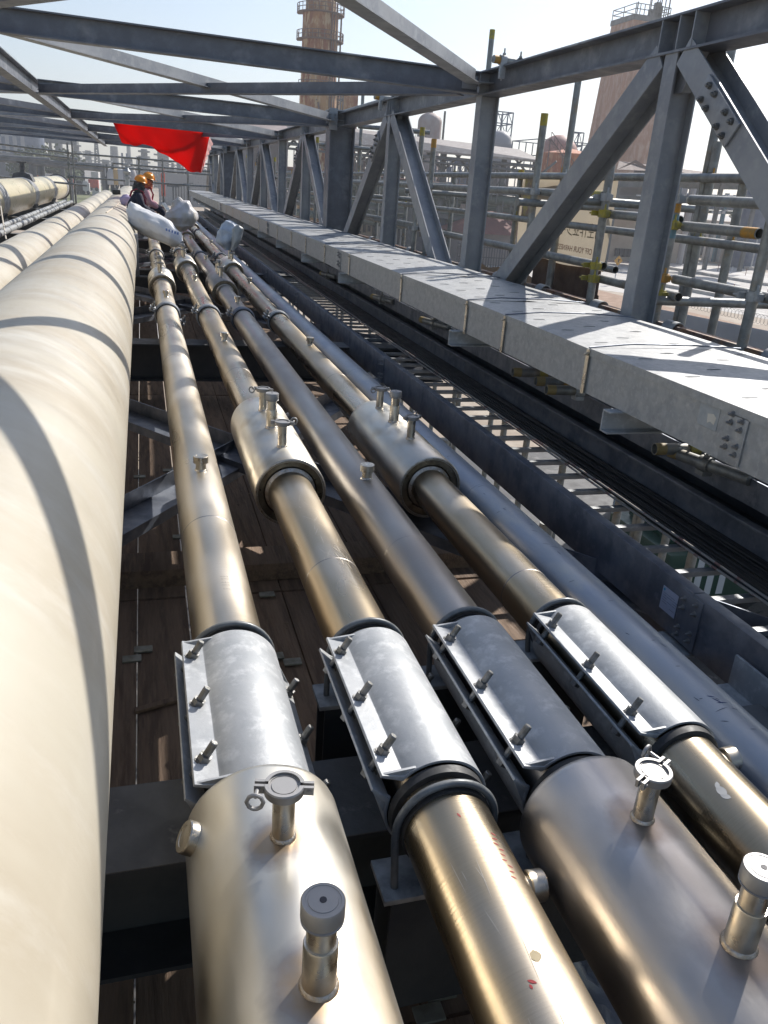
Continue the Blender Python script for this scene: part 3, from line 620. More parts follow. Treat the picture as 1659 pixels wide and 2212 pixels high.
def brace(x0, y0, x1, y1, dz, label, grp='overhead diagonal braces', m=M_TRUL):
    zc = (ZB+ZT)/2+dz; p0 = V((x0, y0, zc+rise(x0))); p1 = V((x1, y1, zc+rise(x1))); d = (p1-p0).normalized()
    t = thing('roof_brace', label, 'brace', tuple(p0), grp)
    o = MB(); o.prof(p0+d*.16, p1-d*.14, [(-.055, -.045), (.055, -.045), (.055, -.037), (.005, -.037), (.005, .055), (-.004, .055), (-.004, -.037), (-.055, -.037)]); o.build('tee_section', m, t)
    b = MB()
    for f in (.19, .24, .29):
        for p, s_ in ((p0, 1), (p1, -1)): hexb(b, p+d*f*s_+V((0, 0, -.037))+d.cross(V((0, 0, 1)))*.03, (0, 0, 1), .012, .012, .006, .014)
    b.build('bolt_row', M_BOLT, t)
for i in range(0, 6):
    ya, yb = CBY[i], CBY[i+1]; o_ = ords[i]
    brace(TX0, yb, XL, ya-(.25 if i == 0 else 0), .02, 'overhead brace of bay %s from the camera, slanting back to the left-hand line' % ('one', 'two', 'three', 'four', 'five', 'six')[i])
    brace(TX0, ya-(.65 if i == 0 else 0), XL, yb-(.40 if i == 0 else 0), -.035, 'overhead brace of bay %s from the camera, slanting away to the left-hand line' % ('one', 'two', 'three', 'four', 'five', 'six')[i], m=M_TRUS)
    if i >= 1:
        brace(XLL, ya, XL, yb, .02, 'left-side overhead brace of bay %s, meeting the middle line at its far end' % ('one', 'two', 'three', 'four', 'five', 'six')[i], m=M_TRUS)
        brace(XLL, yb, XL, ya, -.035, 'left-side overhead brace of bay %s, meeting the middle line at its near end' % ('one', 'two', 'three', 'four', 'five', 'six')[i])
# joints on the middle line
# bottom cross beams
for i, y in enumerate([K*1.74]+[K*(1.74+6.8*i) for i in range(1, 7)]):
    if y > 34: break
    t = thing('floor_beam', '%s dark floor beam under the pipes, counted from the camera' % ords[i], 'beam', (0, y, -1.27), 'dark floor beams')
    o = MB(); o.prof((-4.6, y, -1.42), (TX0, y, -1.42), ipoly(.296, .245, .012, .010)); o.build('i_section', M_DARK, t)
    o = MB(); o.bx(-4.6, TX0-.01, y-.1225, y+.1225, -1.271, -1.2685); o.build('pale_top', M_PLATE, t)  # thin paler sheet over the beam's top flange
# plan bracing at floor level (channels)
def fbrace(x0, y0, x1, y1, label, z=-1.385):
    p0, p1 = V((x0, y0, z)), V((x1, y1, z)); t = thing('floor_brace', label, 'brace', tuple(p0), 'dark diagonal floor braces')
    o = MB(); o.prof(p0, p1, [(-.075, 0), (.075, 0), (.075, -.05), (.069, -.05), (.069, -.006), (-.069, -.006), (-.069, .075), (-.075, .075)]); o.build('angle_section', M_GALD, t)
for i in range(5):
    ya = K*(1.74+6.8*i)+.12; yb = K*(1.74+6.8*(i+1))-.12
    fbrace(-1.4, ya, 2.25, yb, 'dark floor brace of bay %s, running from near left to far right' % ('one', 'two', 'three', 'four', 'five')[i])
    fbrace(-1.4, yb, 2.25, ya, 'dark floor brace of bay %s, running from far left to near right' % ('one', 'two', 'three', 'four', 'five')[i], z=-1.355)

# ---------------------------------------------------------------- deck boards
rnd = random.Random(11)
DZ = -1.75
edges = [(-.09+.213*k+rnd.uniform(0, .002), -.09+.213*(k+1)-.004-rnd.uniform(0, .003)) for k in range(-8, 10)]
grp = 'wooden boards of the deck below the pipes'
starts = [-1.4, 1.15, 3.26, 6.9, 10.8, 14.7, 18.6, 22.5, 26.4, 30.3, 34.2]
for (xa, xb) in edges:
    if xb > .35 and xb < .9: ok = 1
    for j in range(len(starts)-1):
        if (xb < -.85) and j < 1: continue
        ya, yb = starts[j]+rnd.uniform(0, .01), starts[j+1]-.012
        zz = DZ+rnd.uniform(-.004, .004)
        o = MB(); o.bx(xa, xb, ya, yb, zz-.038, zz); ob = o.build('deck_board', M_WOOD, None, bevel=.003, loc=((xa+xb)/2, (ya+yb)/2, zz))
        tag(ob, 'weathered brown wooden board lying lengthwise in the deck under the pipes', 'board', grp)
for y, lab in ((3.36, 'thick cross timber lying over the deck boards under the bronze and gold pipes'), (20.5, 'cross timber lying over the deck far beyond')):
    o = MB(); o.bx(-1.5, 1.75, y, y+.20, -1.749, -1.66); tag(o.build('cross_timber', M_WOOD, bevel=.006), lab, 'timber')
cl = [(-.065, 2.75), (-.106, 2.69), (.098, 3.30), (.114, 3.79), (.42, 2.62), (.48, 2.57), (.46, 3.12), (.582, 1.167), (.54, 1.122), (.35, 4.05), (.81, 2.5), (.75, 2.56), (.78, 3.75), (.09, 4.8), (-.08, 4.7)]
for x, y in cl:
    x, y = x*1.03, y*1.03
    o = MB(); o.bx(x-.035, x+.035, y-.022, y+.022, DZ+.004, DZ+.012); tag(o.build('board_clip', M_CLIP, bevel=.002), 'small flat grey metal clip lying across a deck board seam', 'clip', 'metal clips on the deck boards')
for x, y, lab in ((.613, 1.279, 'loose steel washer on the deck, the farther one of two'), (.590, 1.245, 'loose steel washer on the deck, the nearer one of two')):
    o = MB(); o.lathe((x, y, DZ+.004), (0, 0, 1), [(0, .011), (0, .022), (.005, .022), (.005, .011), (0, .011)], 24, cap0=False, cap1=False); tag(o.build('washer', M_POL), lab, 'washer')
o = MB(); nn_ = 10
vs = [(.84+.24*i/nn_+.02*sin(j*1.3), .95+.42*j/nn_+.02*sin(i), -1.68+.05*abs(sin(i*.9+j*.6))+.02*sin(j*2.1)) for i in range(nn_+1) for j in range(nn_+1)]
o.add(vs, [(i*(nn_+1)+j, (i+1)*(nn_+1)+j, (i+1)*(nn_+1)+j+1, i*(nn_+1)+j+1) for i in range(nn_) for j in range(nn_)])
tag(o.build('plastic_sheet', M_WHITE, smooth=80), 'crumpled greyish sheet lying on the deck between the bronze and dull grey pipes', 'sheet')
# welding clutter below first clamp: short tube ends
o = MB(); o.cyl((.30, 4.9, -1.64), (.46, 5.0, -1.64), .028, 14, caps=False); o.cyl((.2, 5.05, -1.65), (.42, 5.02, -1.62), .024, 14); tag(o.build('tube_offcut', M_DARK), 'dark tube offcuts lying on the deck below the bronze pipe', 'tube')

# ================================================================ CABLE LADDER
LS = 1.115
RZT, RZB = -1.014*LS, -1.185*LS
lad = thing('cable_ladder', 'long blue-grey cable ladder with rungs, left of the box tray', 'cable ladder', (1.95, 0, RZB))
joints = [2.08*.94-.0, 5.3, 8.6, 12.0, 18, 24, 30]
for xf, sg, nm in ((1.478*LS, 1, 'near_rail'), (2.06*LS, -1, 'far_rail')):
    ys = [-1.2, at(1487, 1335, x=1.648).y, 5.6, 9.2, 11.6, 17.6, 23.6, 29.6, 33.5]
    for a, b_ in zip(ys[:-1], ys[1:]):
        o = MB(); w_ = .042*sg
        poly = [(0, RZB), (w_, RZB), (w_, RZB+.003), (.003*sg, RZB+.003), (.003*sg, RZT-.003), (w_, RZT-.003), (w_, RZT-.012), (w_+.002*sg, RZT-.012), (w_+.002*sg, RZT), (0, RZT)]
        o.prof((xf, a+.002, 0), (xf, b_-.002, 0), [(p[0], p[1]) for p in poly]); o.build(nm, M_GALD, lad, bevel=.0008)
    for y in ys[1:-1]:
        if nm == 'near_rail':
            o = MB(); o.bx(xf-.005, xf-.0005, y-.055, y+.055, RZB+.006, RZT-.008); p_ = o.build('joint_plate', M_GALD, lad, bevel=.001)
            for dy in (-.030, .030):
                for zz in (-.030, -.060, -.125, -.15): b = MB(); hexb(b, (xf-.005, y+dy, RZT+zz*1.1+(.008 if dy < 0 else 0)), (-1, 0, 0), .0065, .006, .0035, .008, .009); b.build('bolt', M_POL, p_)
rungs = [y for y in [.35+.221*i for i in range(148)]]
rm = None; far_r = MB()
for i, y in enumerate(rungs):
    if i < 99:
        if rm is None:
            o = MB(); o.prof((1.655, y, -1.302), (2.29, y, -1.302), [(-.016, -.011), (.016, -.011), (.016, .011), (-.016, .011)]); rm = o.build('rung', M_GALD if 0 else M_GALV, lad, bevel=.0015); rm0 = y
        else:
            c = rm.copy(); COL.objects.link(c); c.parent = lad; c.location = (0, y-rm0, 0)
    else: far_r.prof((1.655, y, -1.302), (2.29, y, -1.302), [(-.016, -.011), (.016, -.011), (.016, .011), (-.016, .011)])
tag(far_r.build('far_rungs', M_GALV, lad), kind='stuff')
# label plate on near rail
p = at(1437, 1291, x=1.646)
o = MB(); o.bx(1.6465, 1.6450, p.y-.065, p.y+.02, p.z-.045, p.z+.038); pl = o.build('paper_label', M_PAPER, lad)
rnd = random.Random(3); o = MB()
for k in range(6):
    z = p.z+.016-.0085*k; y = p.y+.012
    while y > p.y-.058:
        L = rnd.uniform(.012, .03)
        if rnd.random() < .75: o.bx(1.6445, 1.6442, y-L, y, z, z+.0014)
        y -= L+.003
o.build('print', mat('grey_ink', (.14, .15, .2), .7), pl)
o = MB(); o.lathe((1.6446, p.y+.010, p.z+.028), (-1, 0, 0), [(0, .005), (.0003, .005)], 20); o.build('logo', mat('logo_blue', (.02, .28, .45), .5), pl)
# bracket angles between rail and floor (galvanised cleats)
for y in (2.25, 1.98):
    pass
for i, (y, x) in enumerate(((1.95, 1.43), (5.7, 1.43), (1.40, 1.43))):
    o = MB(); o.bx(1.53, 1.78, y-.10, y+.05, -1.342, -1.332); o.bx(1.53, 1.538, y-.10, y+.05, -1.42, -1.332)
    tag(o.build('bracket', M_GALV, bevel=.001), ('pale steel bracket under the ladder rail at the nearest bolted joint', 'pale steel bracket under the ladder rail farther along', 'pale steel bracket under the ladder rail at the right edge of the photo')[i], 'bracket')
o = MB(); o.bx(1.615, 1.624, 1.46, 1.63, -1.29, -1.19); o.bx(1.55, 1.624, 1.46, 1.63, -1.297, -1.289); tag(o.build('bracket', M_GALV, bevel=.001), 'small upright galvanised angle between blue-grey pipe and ladder rail', 'bracket')

# cables
rnd = random.Random(21); cabs = []
for i in range(26):
    x = 2.11+.165*(i % 13)/12+rnd.uniform(-.006, .006); z = -1.272+.018*(i//13)+rnd.uniform(0, .006); r = rnd.choice([.0065, .0075, .009])
    pts = []; y = -1; ph = rnd.uniform(0, 6)
    while y < 33.4:
        pts.append((x+.008*sin(y*1.7+ph)+.006*sin(y*.8+2*ph), y, z+.003*sin(y*1.1+ph))); y += .3
    o = MB(); o.tube(pts, r, 7); tag(o.build('cable', M_CABK, smooth=60), 'black cable in the bundle along the ladder\'s right side', 'cable', 'black cables on the ladder')
for i, x in enumerate((2.078, 2.092, 2.106)):
    pts = []; y = -1; ph = i*1.3
    while y < 33.4:
        loop = .03*max(0, 1-abs(y-1.9)/.4)*(i == 2)+.02*max(0, 1-abs(y-3.3)/.35)*(i == 2)
        pts.append((x+.006*sin(y*1.5+ph*.3)+loop, y, -1.268+.004*sin(y*2+ph)+.012*(i == 1)+loop*.6)); y += .15
    o = MB(); o.tube(pts, .0052, 8); tag(o.build('cable', M_CABW, smooth=60), ('pale twisted cable at the left edge of the cable bundle', 'pale twisted cable lying second from the left of the bundle', 'pale twisted cable with two loose loops on top of the bundle')[i], 'cable', 'pale cables on the ladder')
tie = MB(); tie.tube([(2.12+.045*cos(a), 1.80+.012*sin(a), -1.258+.026*sin(a)) for a in [2*pi*i/14 for i in range(14)]], .003, 6, closed=True)
tag(tie.build('wire_tie', M_CABK), 'thin wire tie looped round the pale cables', 'tie')

# ================================================================ BOX TRAY
BX0, BX1, BZT, BZB = 1.755, 2.50, -.553, -.734
tray = thing('cable_tray', 'covered galvanised box tray running along the truss, its lid striped with shadows', 'cable tray', (2.04, 0, BZB))
rndT = random.Random(4)
ys = [-1.3, K*3.72, K*4.8, K*5.47, K*7.09, K*9.11, K*10.47]
while ys[-1] < 33: ys.append(ys[-1]+rndT.uniform(.9, 1.5))
o = MB()
for z0_, z1_ in ((BZB, BZT-.004),):
    o.bx(BX0, BX0+.004, -1.3, 33.5, z0_, z1_); o.bx(BX1-.214, BX1-.21, -1.3, 33.5, z0_, z1_); o.bx(BX0+.004, BX1-.214, -1.3, 33.5, z0_, z0_+.004)  # far wall set in under the lid, shaped to let sun onto the rungs
o.build('trough', M_TRAY, tray)
for a, b_ in zip(ys[:-1], ys[1:]):
    n, k_ = 10, 4; o = MB(); vs = []; a2, b2 = a+.0015, b_-.0015
    dz0, dz1 = rndT.uniform(0, .004), rndT.uniform(0, .004)
    seg = [(BX0-.006, BZT-.03), (BX0-.006, BZT)]+[(BX0+(BX1-BX0)*i/8, BZT+.008*sin(pi*i/8)*rndT.uniform(.1, 1)+.001) for i in range(1, 8)]+[(BX1+.006, BZT), (BX1+.006, BZT-.03)]
    m_ = len(seg)
    for j in range(k_+1):
        y = a2+(b2-a2)*j/k_
        for (x, z) in seg: vs.append((x, y, z+dz0*(1-j/k_)+dz1*j/k_+.002*sin(pi*j/k_)))
    o.add(vs, [(j*m_+i, j*m_+i+1, (j+1)*m_+i+1, (j+1)*m_+i) for j in range(k_) for i in range(m_-1)])
    lid = o.build('lid', M_TRAY, tray, smooth=40)
    y = a+.10; lvn = 0
    while y < b_-.1 and y < 9:
        for ii, fx in enumerate((.14, .38, .62, .86)):
            x = BX0+(BX1-BX0)*fx; yy = y+(.12 if ii % 2 else 0)
            if yy > b_-.08 or (lvn >= 99): continue
            vs = []; lv = MB()
            for q in range(5):
                u = q/4*2-1; hh = .0012*(1-u*u)**.5 if abs(u) < 1 else 0
                vs += [(x+u*.032, yy, BZT+.0095), (x+u*.032, yy-.0028*(1-u*u), BZT+.0115+hh)]
            lv.add(vs, [(2*q, 2*q+1, 2*q+3, 2*q+2) for q in range(4)]); lv.build('louvre', M_TRAY, lid, smooth=0); lvn += 1
        y += .30
    if b_ < 30:
        o = MB(); z1_ = BZT+.012
        o.tube([(BX0-.008, b_, BZT+.006), (BX0+.2, b_+.01, BZT+.022), (BX0+.5, b_-.008, BZT+.024), (BX1+.008, b_+.02, BZT+.01)], .0035, 8)
        o.build('tie_rod', M_GALD, tray)
        o = MB(); o.bx(BX0-.011, BX0-.007, b_-.012, b_+.012, BZB-.004, BZT-.002); hexb(o, (BX0-.012, b_, BZT-.02), (-1, 0, 0), .007, .006, .004, .008); o.build('strap', M_TUBE, tray)
# splice plates on tray side
for y in (at(1590, 930, x=BX0).y, at(735, 545, x=BX0).y, 12.3, 20.):
    o = MB(); o.bx(BX0-.006, BX0-.001, y-.05, y+.05, BZB+.006, BZT-.022); pl = o.build('joint_plate', M_TRAY, tray, bevel=.001)
    for dy in (-.024, .024):
        for zz in (-.035, -.062, -.115, -.142): b = MB(); hexb(b, (BX0-.006, y+dy, BZT+zz+(.012 if dy > 0 else 0)), (-1, 0, 0), .0075, .006, .004, .010, .0105); b.build('bolt', M_POL, pl)
p = at(1530, 893, x=BX0)
o = MB(); o.bx(BX0-.0015, BX0-.0005, p.y-.055, p.y+.045, p.z-.045, p.z+.04); pl = o.build('torn_label', mat('torn', (.50, .49, .46), .7, 0, var=(.42, .42, .4), scale=30), tray)
o = MB(); o.add([(BX0-.0022, p.y+a, p.z+b_) for a, b_ in ((.0, .0), (-.03, .006), (-.045, -.004), (-.04, -.028), (-.02, -.022), (-.006, -.03))], [(0, 1, 2, 3, 4, 5)]); o.build('label_scrap', M_STREAK, pl)
# channel brackets under tray
bys = [at(1336, 896, x=BX0).y, at(992, 722, x=BX0).y, at(745, 590, x=BX0).y]
while bys[-1] < 30: bys.append(bys[-1]+1.9)
for i, y in enumerate(bys):
    o = MB(); z0_, z1_ = -.824, BZB-.002
    o.prof((BX0-.055, y, 0), (2.527, y, 0), [(-.028, z0_), (.028, z0_), (.028, z0_+.007), (-.020, z0_+.007), (-.020, z1_-.007), (.028, z1_-.007), (.028, z1_), (-.028, z1_)]) 
    tag(o.build('channel_bracket', M_GALV, bevel=.001), '%s channel bracket carrying the box tray, counted from the camera' % ords[i], 'bracket', 'channel brackets under the box tray')
# under-tray longitudinal steel and hangers
t = thing('channel_beam', 'dark channel beam lying lengthwise under the box tray', 'beam', (2.35, 0, -1.05))
o = MB(); o.prof((2.44, -1, -1.04), (2.44, 33, -1.04), [(-.10, -.06), (.10, -.06), (.10, .05), (.092, .05), (.092, -.052), (-.092, -.052), (-.092, .05), (-.10, .05)]); o.build('channel', M_GALD, t)
def tstub(x, y, z, L, label, paint, d=(-1, .1, 0), r=.026):
    d = V(d).normalized(); p = V((x, y, z)); t = thing('scaffold_stub', label, 'tube', (x, y, z))
    o = MB(); o.lathe(p, -d, [(0, r-.004), (0, r), (L, r), (L, 0)], 20, cap0=False); o.lathe(p, -d, [(0, r-.004), (.12, r-.004), (.12, 0)], 20, cap0=False, cap1=False); o.build('tube', M_TUBG, t)
    o = MB(); o.lathe(p-d*.16, -d, [(0, r), (0, r+.008), (.05, r+.008), (.05, r)], 20, cap0=False, cap1=False)
    hexb(o, p-d*.185+V((0, 0, r+.004)), (0, 0, 1), .014, .014, .007, .03); o.box(p-d*.185+V((0, 0, -r-.012)), (.05, .05, .02)); o.build('coupler', paint, t)
    o = MB(); o.lathe(p+d*.0005, -d, [(0, r+.0004), (.05, r+.0006)], 20, cap0=False, cap1=False); o.build('paint_mark', mat('ochre', (.36, .27, .12), .6), t)
pp = at(1115, 808, x=2.05); tstub(2.05, pp.y+.05, pp.z, .6, 'scaffold tube end with yellow coupler poking out under the tray, upper one', M_YEL)
pp = at(1150, 825, x=2.05); tstub(2.08, pp.y+.02, pp.z, .6, 'scaffold tube end with orange coupler poking out under the tray', M_ORA)
pp = at(1180, 842, x=2.03); tstub(2.03, pp.y, pp.z, .6, 'plain scaffold tube end poking out under the tray, rightmost of three', M_GALV)
pp = at(1405, 970, x=2.10); tstub(2.12, pp.y, pp.z, .5, 'scaffold tube with yellow coupler just right of the big channel bracket', M_YEL)
for i, (px, py) in enumerate(((905, 690), (800, 640), (690, 590), (1440, 975))):
    pp = at(px, py, x=2.2); tstub(2.22, pp.y, pp.z, .4, ('dusty coupler and tube under the tray, by the second bracket', 'dusty coupler and tube under the tray, beyond the second bracket', 'dusty coupler and tube under the tray, by the third bracket', 'dusty coupler and tube right of the first bracket')[i], M_TUBG, d=(-.3, 1, 0))

p0 = at(292, 594, z=-1.25); p1 = at(291, 505, y=p0.y)
t = thing('guide_post', 'short pale grey upright on a base plate beside the largest beige pipe', 'post', (p0.x, p0.y, -1.27))
o = MB(); o.bx(p0.x-.055, p0.x+.055, p0.y-.06, p0.y+.06, -1.26, p1.z); o.build('post', M_TRUL, t, bevel=.003)
o = MB(); o.bx(p0.x-.07, p0.x+.42, p0.y-.09, p0.y+.09, -1.272, -1.2605); o.build('base_plate', M_PLATE, t)

rndc = random.Random(77); o = MB()
for i in range(170):
    x, y = rndc.uniform(-.12, 1.35), rndc.uniform(.4, 7); L = rndc.uniform(.004, .02); a = rndc.uniform(0, 3.14); w_ = rndc.uniform(.002, .007)
    o.box((x, y, DZ+.006), (L, w_, .003), Matrix.Rotation(a, 3, 'Z'))
tag(o.build('wood_chips', mat('chips', (.32, .25, .17), .9, 0, var=(.14, .11, .09), scale=9), smooth=0), 'small chips and grit scattered over the deck boards', 'chips', kind='stuff')
for i, (x, y, L, a, lab) in enumerate(((-.02, 2.45, .16, .3, 'short splintered lath lying on the deck between the beige pipe and the pale gold pipe'), (.40, 3.7, .22, 1.2, 'splintered lath lying on the deck under the bronze pipe'), (.80, 3.1, .18, .5, 'short lath lying on the deck between the bronze and dull grey pipes'))):
    o = MB(); o.box((x, y, DZ+.012), (L, .025, .012), Matrix.Rotation(a, 3, 'Z')); tag(o.build('lath', M_WOOD, bevel=.001), lab, 'lath')
for i, (x, y) in enumerate(((.05, 1.95), (.72, 2.9))):
    o = MB(); o.tube([(x+.05*cos(t_*.7)+.01*t_, y+.07*sin(t_*.9)+.012*t_, DZ+.008+.004*sin(t_*2)) for t_ in range(14)], .0022, 6); tag(o.build('tie_wire', M_CABK), ('loose curl of black tie wire on the deck left of the pale gold pipe', 'loose curl of black tie wire on the deck right of the bronze pipe')[i], 'wire')
# ================================================================ SCAFFOLD (right of the truss)
SXF, SXB, RS = 2.95, 3.5, .0275
sca = thing('scaffold', 'tube scaffold with couplers standing along the outside of the truss', 'scaffold', (3.2, 0, -8))
def stdp(x, px, py, zt=None, zb=-8.0, tip=None, r=RS, name='standard'):
    p = at(px, py, x=x); z = p.z if zt is None else zt
    o = MB(); o.lathe((x, p.y, zb), (0, 0, 1), [(0, r), (z-zb, r), (z-zb, r-.004), (z-zb-.1, r-.004)], 16, cap1=True); s = o.build(name, M_TUBG, sca)
    if tip:
        o = MB(); o.lathe((x, p.y, z), (0, 0, -1), [(0, r+.0006), (.085, r+.0006)], 16, cap0=False, cap1=False); o.build('paint_mark', tip, s)
    return p.y, z
FR = [stdp(SXF, 1177, 245, tip=M_YEL), stdp(SXF, 1315, 392, zt=.55), stdp(SXF, 1465, 425, tip=M_ORA), stdp(SXF, 1622, 665, zt=.35),
      stdp(SXF, 913, 275, tip=M_YEL), stdp(SXF, 938, 300, tip=M_ORA), stdp(SXF, 668, 294, tip=M_ORA), stdp(SXF, 655, 270, tip=M_RPNT)]
# blue sleeve paint on the nearest broken-off standard
y3, z3 = FR[2]
o = MB(); o.lathe((SXF, y3, z3-.095), (0, 0, -1), [(0, RS+.0007), (.13, RS+.0007)], 16, cap0=False, cap1=False); o.build('paint_mark', M_BPNT, sca)
BK = [stdp(SXB, 1064, 64, tip=M_YEL), stdp(SXB, 1590, 60, zt=1.7), stdp(SXB, 1530, 413, zt=.42), stdp(SXB, 1592, 463, zt=.30), stdp(SXB, 785, 185), stdp(SXB, 1205, 470, zt=.28, tip=M_ORA), stdp(SXB, 1125, 380, zt=.26, tip=M_YEL), stdp(SXB, 1240, 240, zt=1.1, tip=M_YEL),
      stdp(SXB, 980, 400, zt=.25), stdp(SXB, 880, 400, zt=.25), stdp(SXB, 1040, 400, zt=.25)]
for i in range(9):
    y = 10+i*2.45
    for X in (SXF, SXB):
        o = MB(); o.cyl((X, y+(.3 if X == SXB else 0), -8), (X, y+(.3 if X == SXB else 0), .25+.25*((i*7) % 3)), RS, 12); s = o.build('standard', M_TUBG, sca)
        o = MB(); o.lathe((X, y+(.3 if X == SXB else 0), .25+.25*((i*7) % 3)), (0, 0, -1), [(0, RS+.0008), (.09, RS+.0008)], 12, cap0=False, cap1=False); o.build('paint_mark', (M_YEL, M_ORA)[i % 2], s)
def coupler(x, y, z, m, ax=1):
    """swivel of two collars: one round the standard, one round the ledger"""
    o = MB(); o.lathe((x, y, z-.024), (0, 0, 1), [(0, RS), (0, RS+.009), (.048, RS+.009), (.048, RS)], 16, cap0=False, cap1=False)
    o.bx(x-.07, x-.02, y+.028, y+.040, z-.016, z+.016); hexb(o, (x-.055, y+.04, z), (0, 1, 0), .012, .012, .006, .028, .014); o.bx(x-.022, x+.022, y-.05, y-.028, z-.018, z+.018)
    hexb(o, (x-.01, y-.03, z+.018), (0, 0, 1), .012, .012, .006, .03); o.build('coupler', m, sca)
def ledger(x, z, y0, y1, m=None, tip=None, hollow=True):
    o = MB(); o.lathe((x, y0, z), (0, 1, 0), [(.10, RS-.004), (0, RS-.004), (0, RS), (y1-y0, RS), (y1-y0, RS-.004), (y1-y0-.1, RS-.004)], 18, cap0=True, cap1=True); l = o.build('ledger', m or M_TUBG, sca)
    if tip:
        o = MB(); o.lathe((x, y0+.004, z), (0, 1, 0), [(0, RS+.0007), (.11, RS+.0007)], 18, cap0=False, cap1=False); o.build('paint_mark', tip, l)
XLf = SXF+.055; XLb = SXB-.055
def Lf(p, q, z, tip=None, x=None):      # ledger between two photo columns measured at its height
    ledger(x or XLf, z, at(*p, x=x or XLf).y, at(*q, x=x or XLf).y, tip=tip)
ledger(XLf, .062, at(1300, 445, x=XLf).y, 14, tip=M_YEL)
ledger(XLf, .062, 2.6, at(1492, 432, x=XLf).y)
ledger(XLf, -.052, at(1468, 468, x=XLf).y-.01, at(1305, 448, x=XLf).y)
ledger(XLf, -.080, at(1640, 506, x=XLf).y, at(1478, 488, x=XLf).y, tip=M_ORA)
ledger(XLf, -.385, at(1305, 570, x=XLf).y, 11)
ledger(XLf, -.375, 2.4, at(1458, 600, x=XLf).y)
ledger(XLf, -.47, at(1468, 632, x=XLf).y, at(1296, 588, x=XLf).y)
ledger(XLf, -.36, 9.2, 20); ledger(XLf, .07, 14.05, 27)
ledger(XLb, .205, 2.5, 12.5); ledger(XLb, .205, 12.6, 30); ledger(XLb, -.172, 2.5, 13); ledger(XLb, -.17, 13.1, 31); ledger(XLb, -.45, 5.6, 24); ledger(XLb, .09, 9.3, 20)
ledger(XLb, 1.2, 9.5, 20)
for (y, z), zs, ms in ((FR[0], (.062, -.385), (M_GALV, M_GALV)), (FR[1], (.05, -.052, -.385, -.47), (M_GALV, M_YEL, M_YEL, M_YEL)), (FR[2], (.062, -.080, -.375, -.47), (M_GALV, M_YEL, M_ORA, M_YEL)), (FR[3], (-.375,), (M_GALV,)), (FR[4], (.062, -.385), (M_GALV, M_GALV)), (FR[5], (.062,), (M_GALV,)), (FR[6], (.07, -.36), (M_YEL, M_GALV))):
    for z_, m_ in zip(zs, ms): coupler(SXF, y, z_, m_)
for i, (y, z) in enumerate(BK):
    for z_ in (.205, -.172): coupler(SXB, y, z_, (M_GALV, M_YEL, M_YEL, M_ORA)[(i+int(z_ > 0)) % 4])
# transoms
for y, z in ((FR[0][0]-.04, -.02), (FR[2][0]-.05, -.50), (FR[4][0], .0), (FR[1][0]+.05, .02), (11, -.1), (14, .6)):
    o = MB(); o.cyl((SXF-.15, y, z), (SXB+.25, y, z), RS, 14); o.build('transom', M_TUBG, sca)
o = MB(); o.cyl((2.75, 11.2, ZB+.02), (3.7, 11.1, ZB+.02), RS, 14); o.build('transom', M_TUBG, sca)
# toe channel along the deck edge
t = thing('edge_channel', 'rusty red-brown edge channel clamped along the foot of the scaffold', 'rail', (2.98, 0, -.66))
o = MB(); o.prof((2.98, 1.2, -.66), (2.98, 33, -.66), [(-.03, -.045), (.03, -.045), (.03, -.038), (-.022, -.038), (-.022, .028), (.03, .028), (.03, .036), (-.03, .036)]); o.build('channel', mat('rusty_red', (.19, .09, .07), .65, .2, var=(.30, .28, .25), scale=9, bump=.2, var2=(.36, .22, .13), scale2=16), t)
for i in range(14):
    y = 3.2+.86*i
    o = MB(); o.lathe((2.98, y, -.648), (0, 1, 0), [(0, .040), (0, .046), (.11, .046), (.11, .040)], 14, cap0=False, cap1=False, a0=-pi*.5, a1=pi*.5); o.build('clip', M_GALV, t)

# ---------------------------------------------------------------- banner and plywood
def wall_plane(nm, lab, cat, pts, m, th=.012):
    pass
XB = SXB+.05
a = at(1128, 432, x=XB); b = at(1318, 470, x=XB); c = at(1308, 560, x=XB); y0, y1 = b.y, a.y; zt, zb = .24, -.50
t = thing('banner', 'pale yellow site banner with mirrored writing seen from behind, tied to the scaffold', 'banner', (XB, (y0+y1)/2, zb))
o = MB(); n, k = 22, 10; vs = []
for i in range(n+1):
    for j in range(k+1):
        u, v_ = i/n, j/k; vs.append((XB+.012*sin(9*u+3*v_)*(.4+u)+.006*sin(23*u), y0-.03+(y1-y0+.02)*u, zb+(zt-zb)*v_+.008*sin(12*u)*(v_ < .1)))
o.add(vs, [(i*(k+1)+j, (i+1)*(k+1)+j, (i+1)*(k+1)+j+1, i*(k+1)+j+1) for i in range(n) for j in range(k)])
o.build('cloth', cloth_mat('banner_cloth', (.50, .44, .36), (.44, .38, .29)), t, smooth=80)
def text(s, size, y, z, m, mirror=True, x=None, w=1.0):
    cu = bpy.data.curves.new('lettering', 'FONT'); cu.body = s; cu.size = size; cu.extrude = .0005; cu.align_x = 'RIGHT'
    ob = bpy.data.objects.new('tmp', cu); COL.objects.link(ob); dg = bpy.context.evaluated_depsgraph_get(); dg.update()
    me = bpy.data.meshes.new_from_object(ob.evaluated_get(dg)); bpy.data.objects.remove(ob)
    lo = min(v.co.x for v in me.vertices)
    for v in me.vertices:
        # read from outside (+x side): letters run towards +y there; seen from inside they are mirrored
        v.co = V(((x or XB-.022)-v.co.z, y+(v.co.x-lo)*w, z+v.co.y)) if mirror else v.co
    me.materials.clear(); me.materials.append(m)
    o2 = bpy.data.objects.new('lettering', me); COL.objects.link(o2); return o2
M_INKB = mat('banner_ink', (.26, .22, .15), .8); M_INKR = mat('banner_ink_red', (.30, .13, .10), .8)
L_ = y1-y0
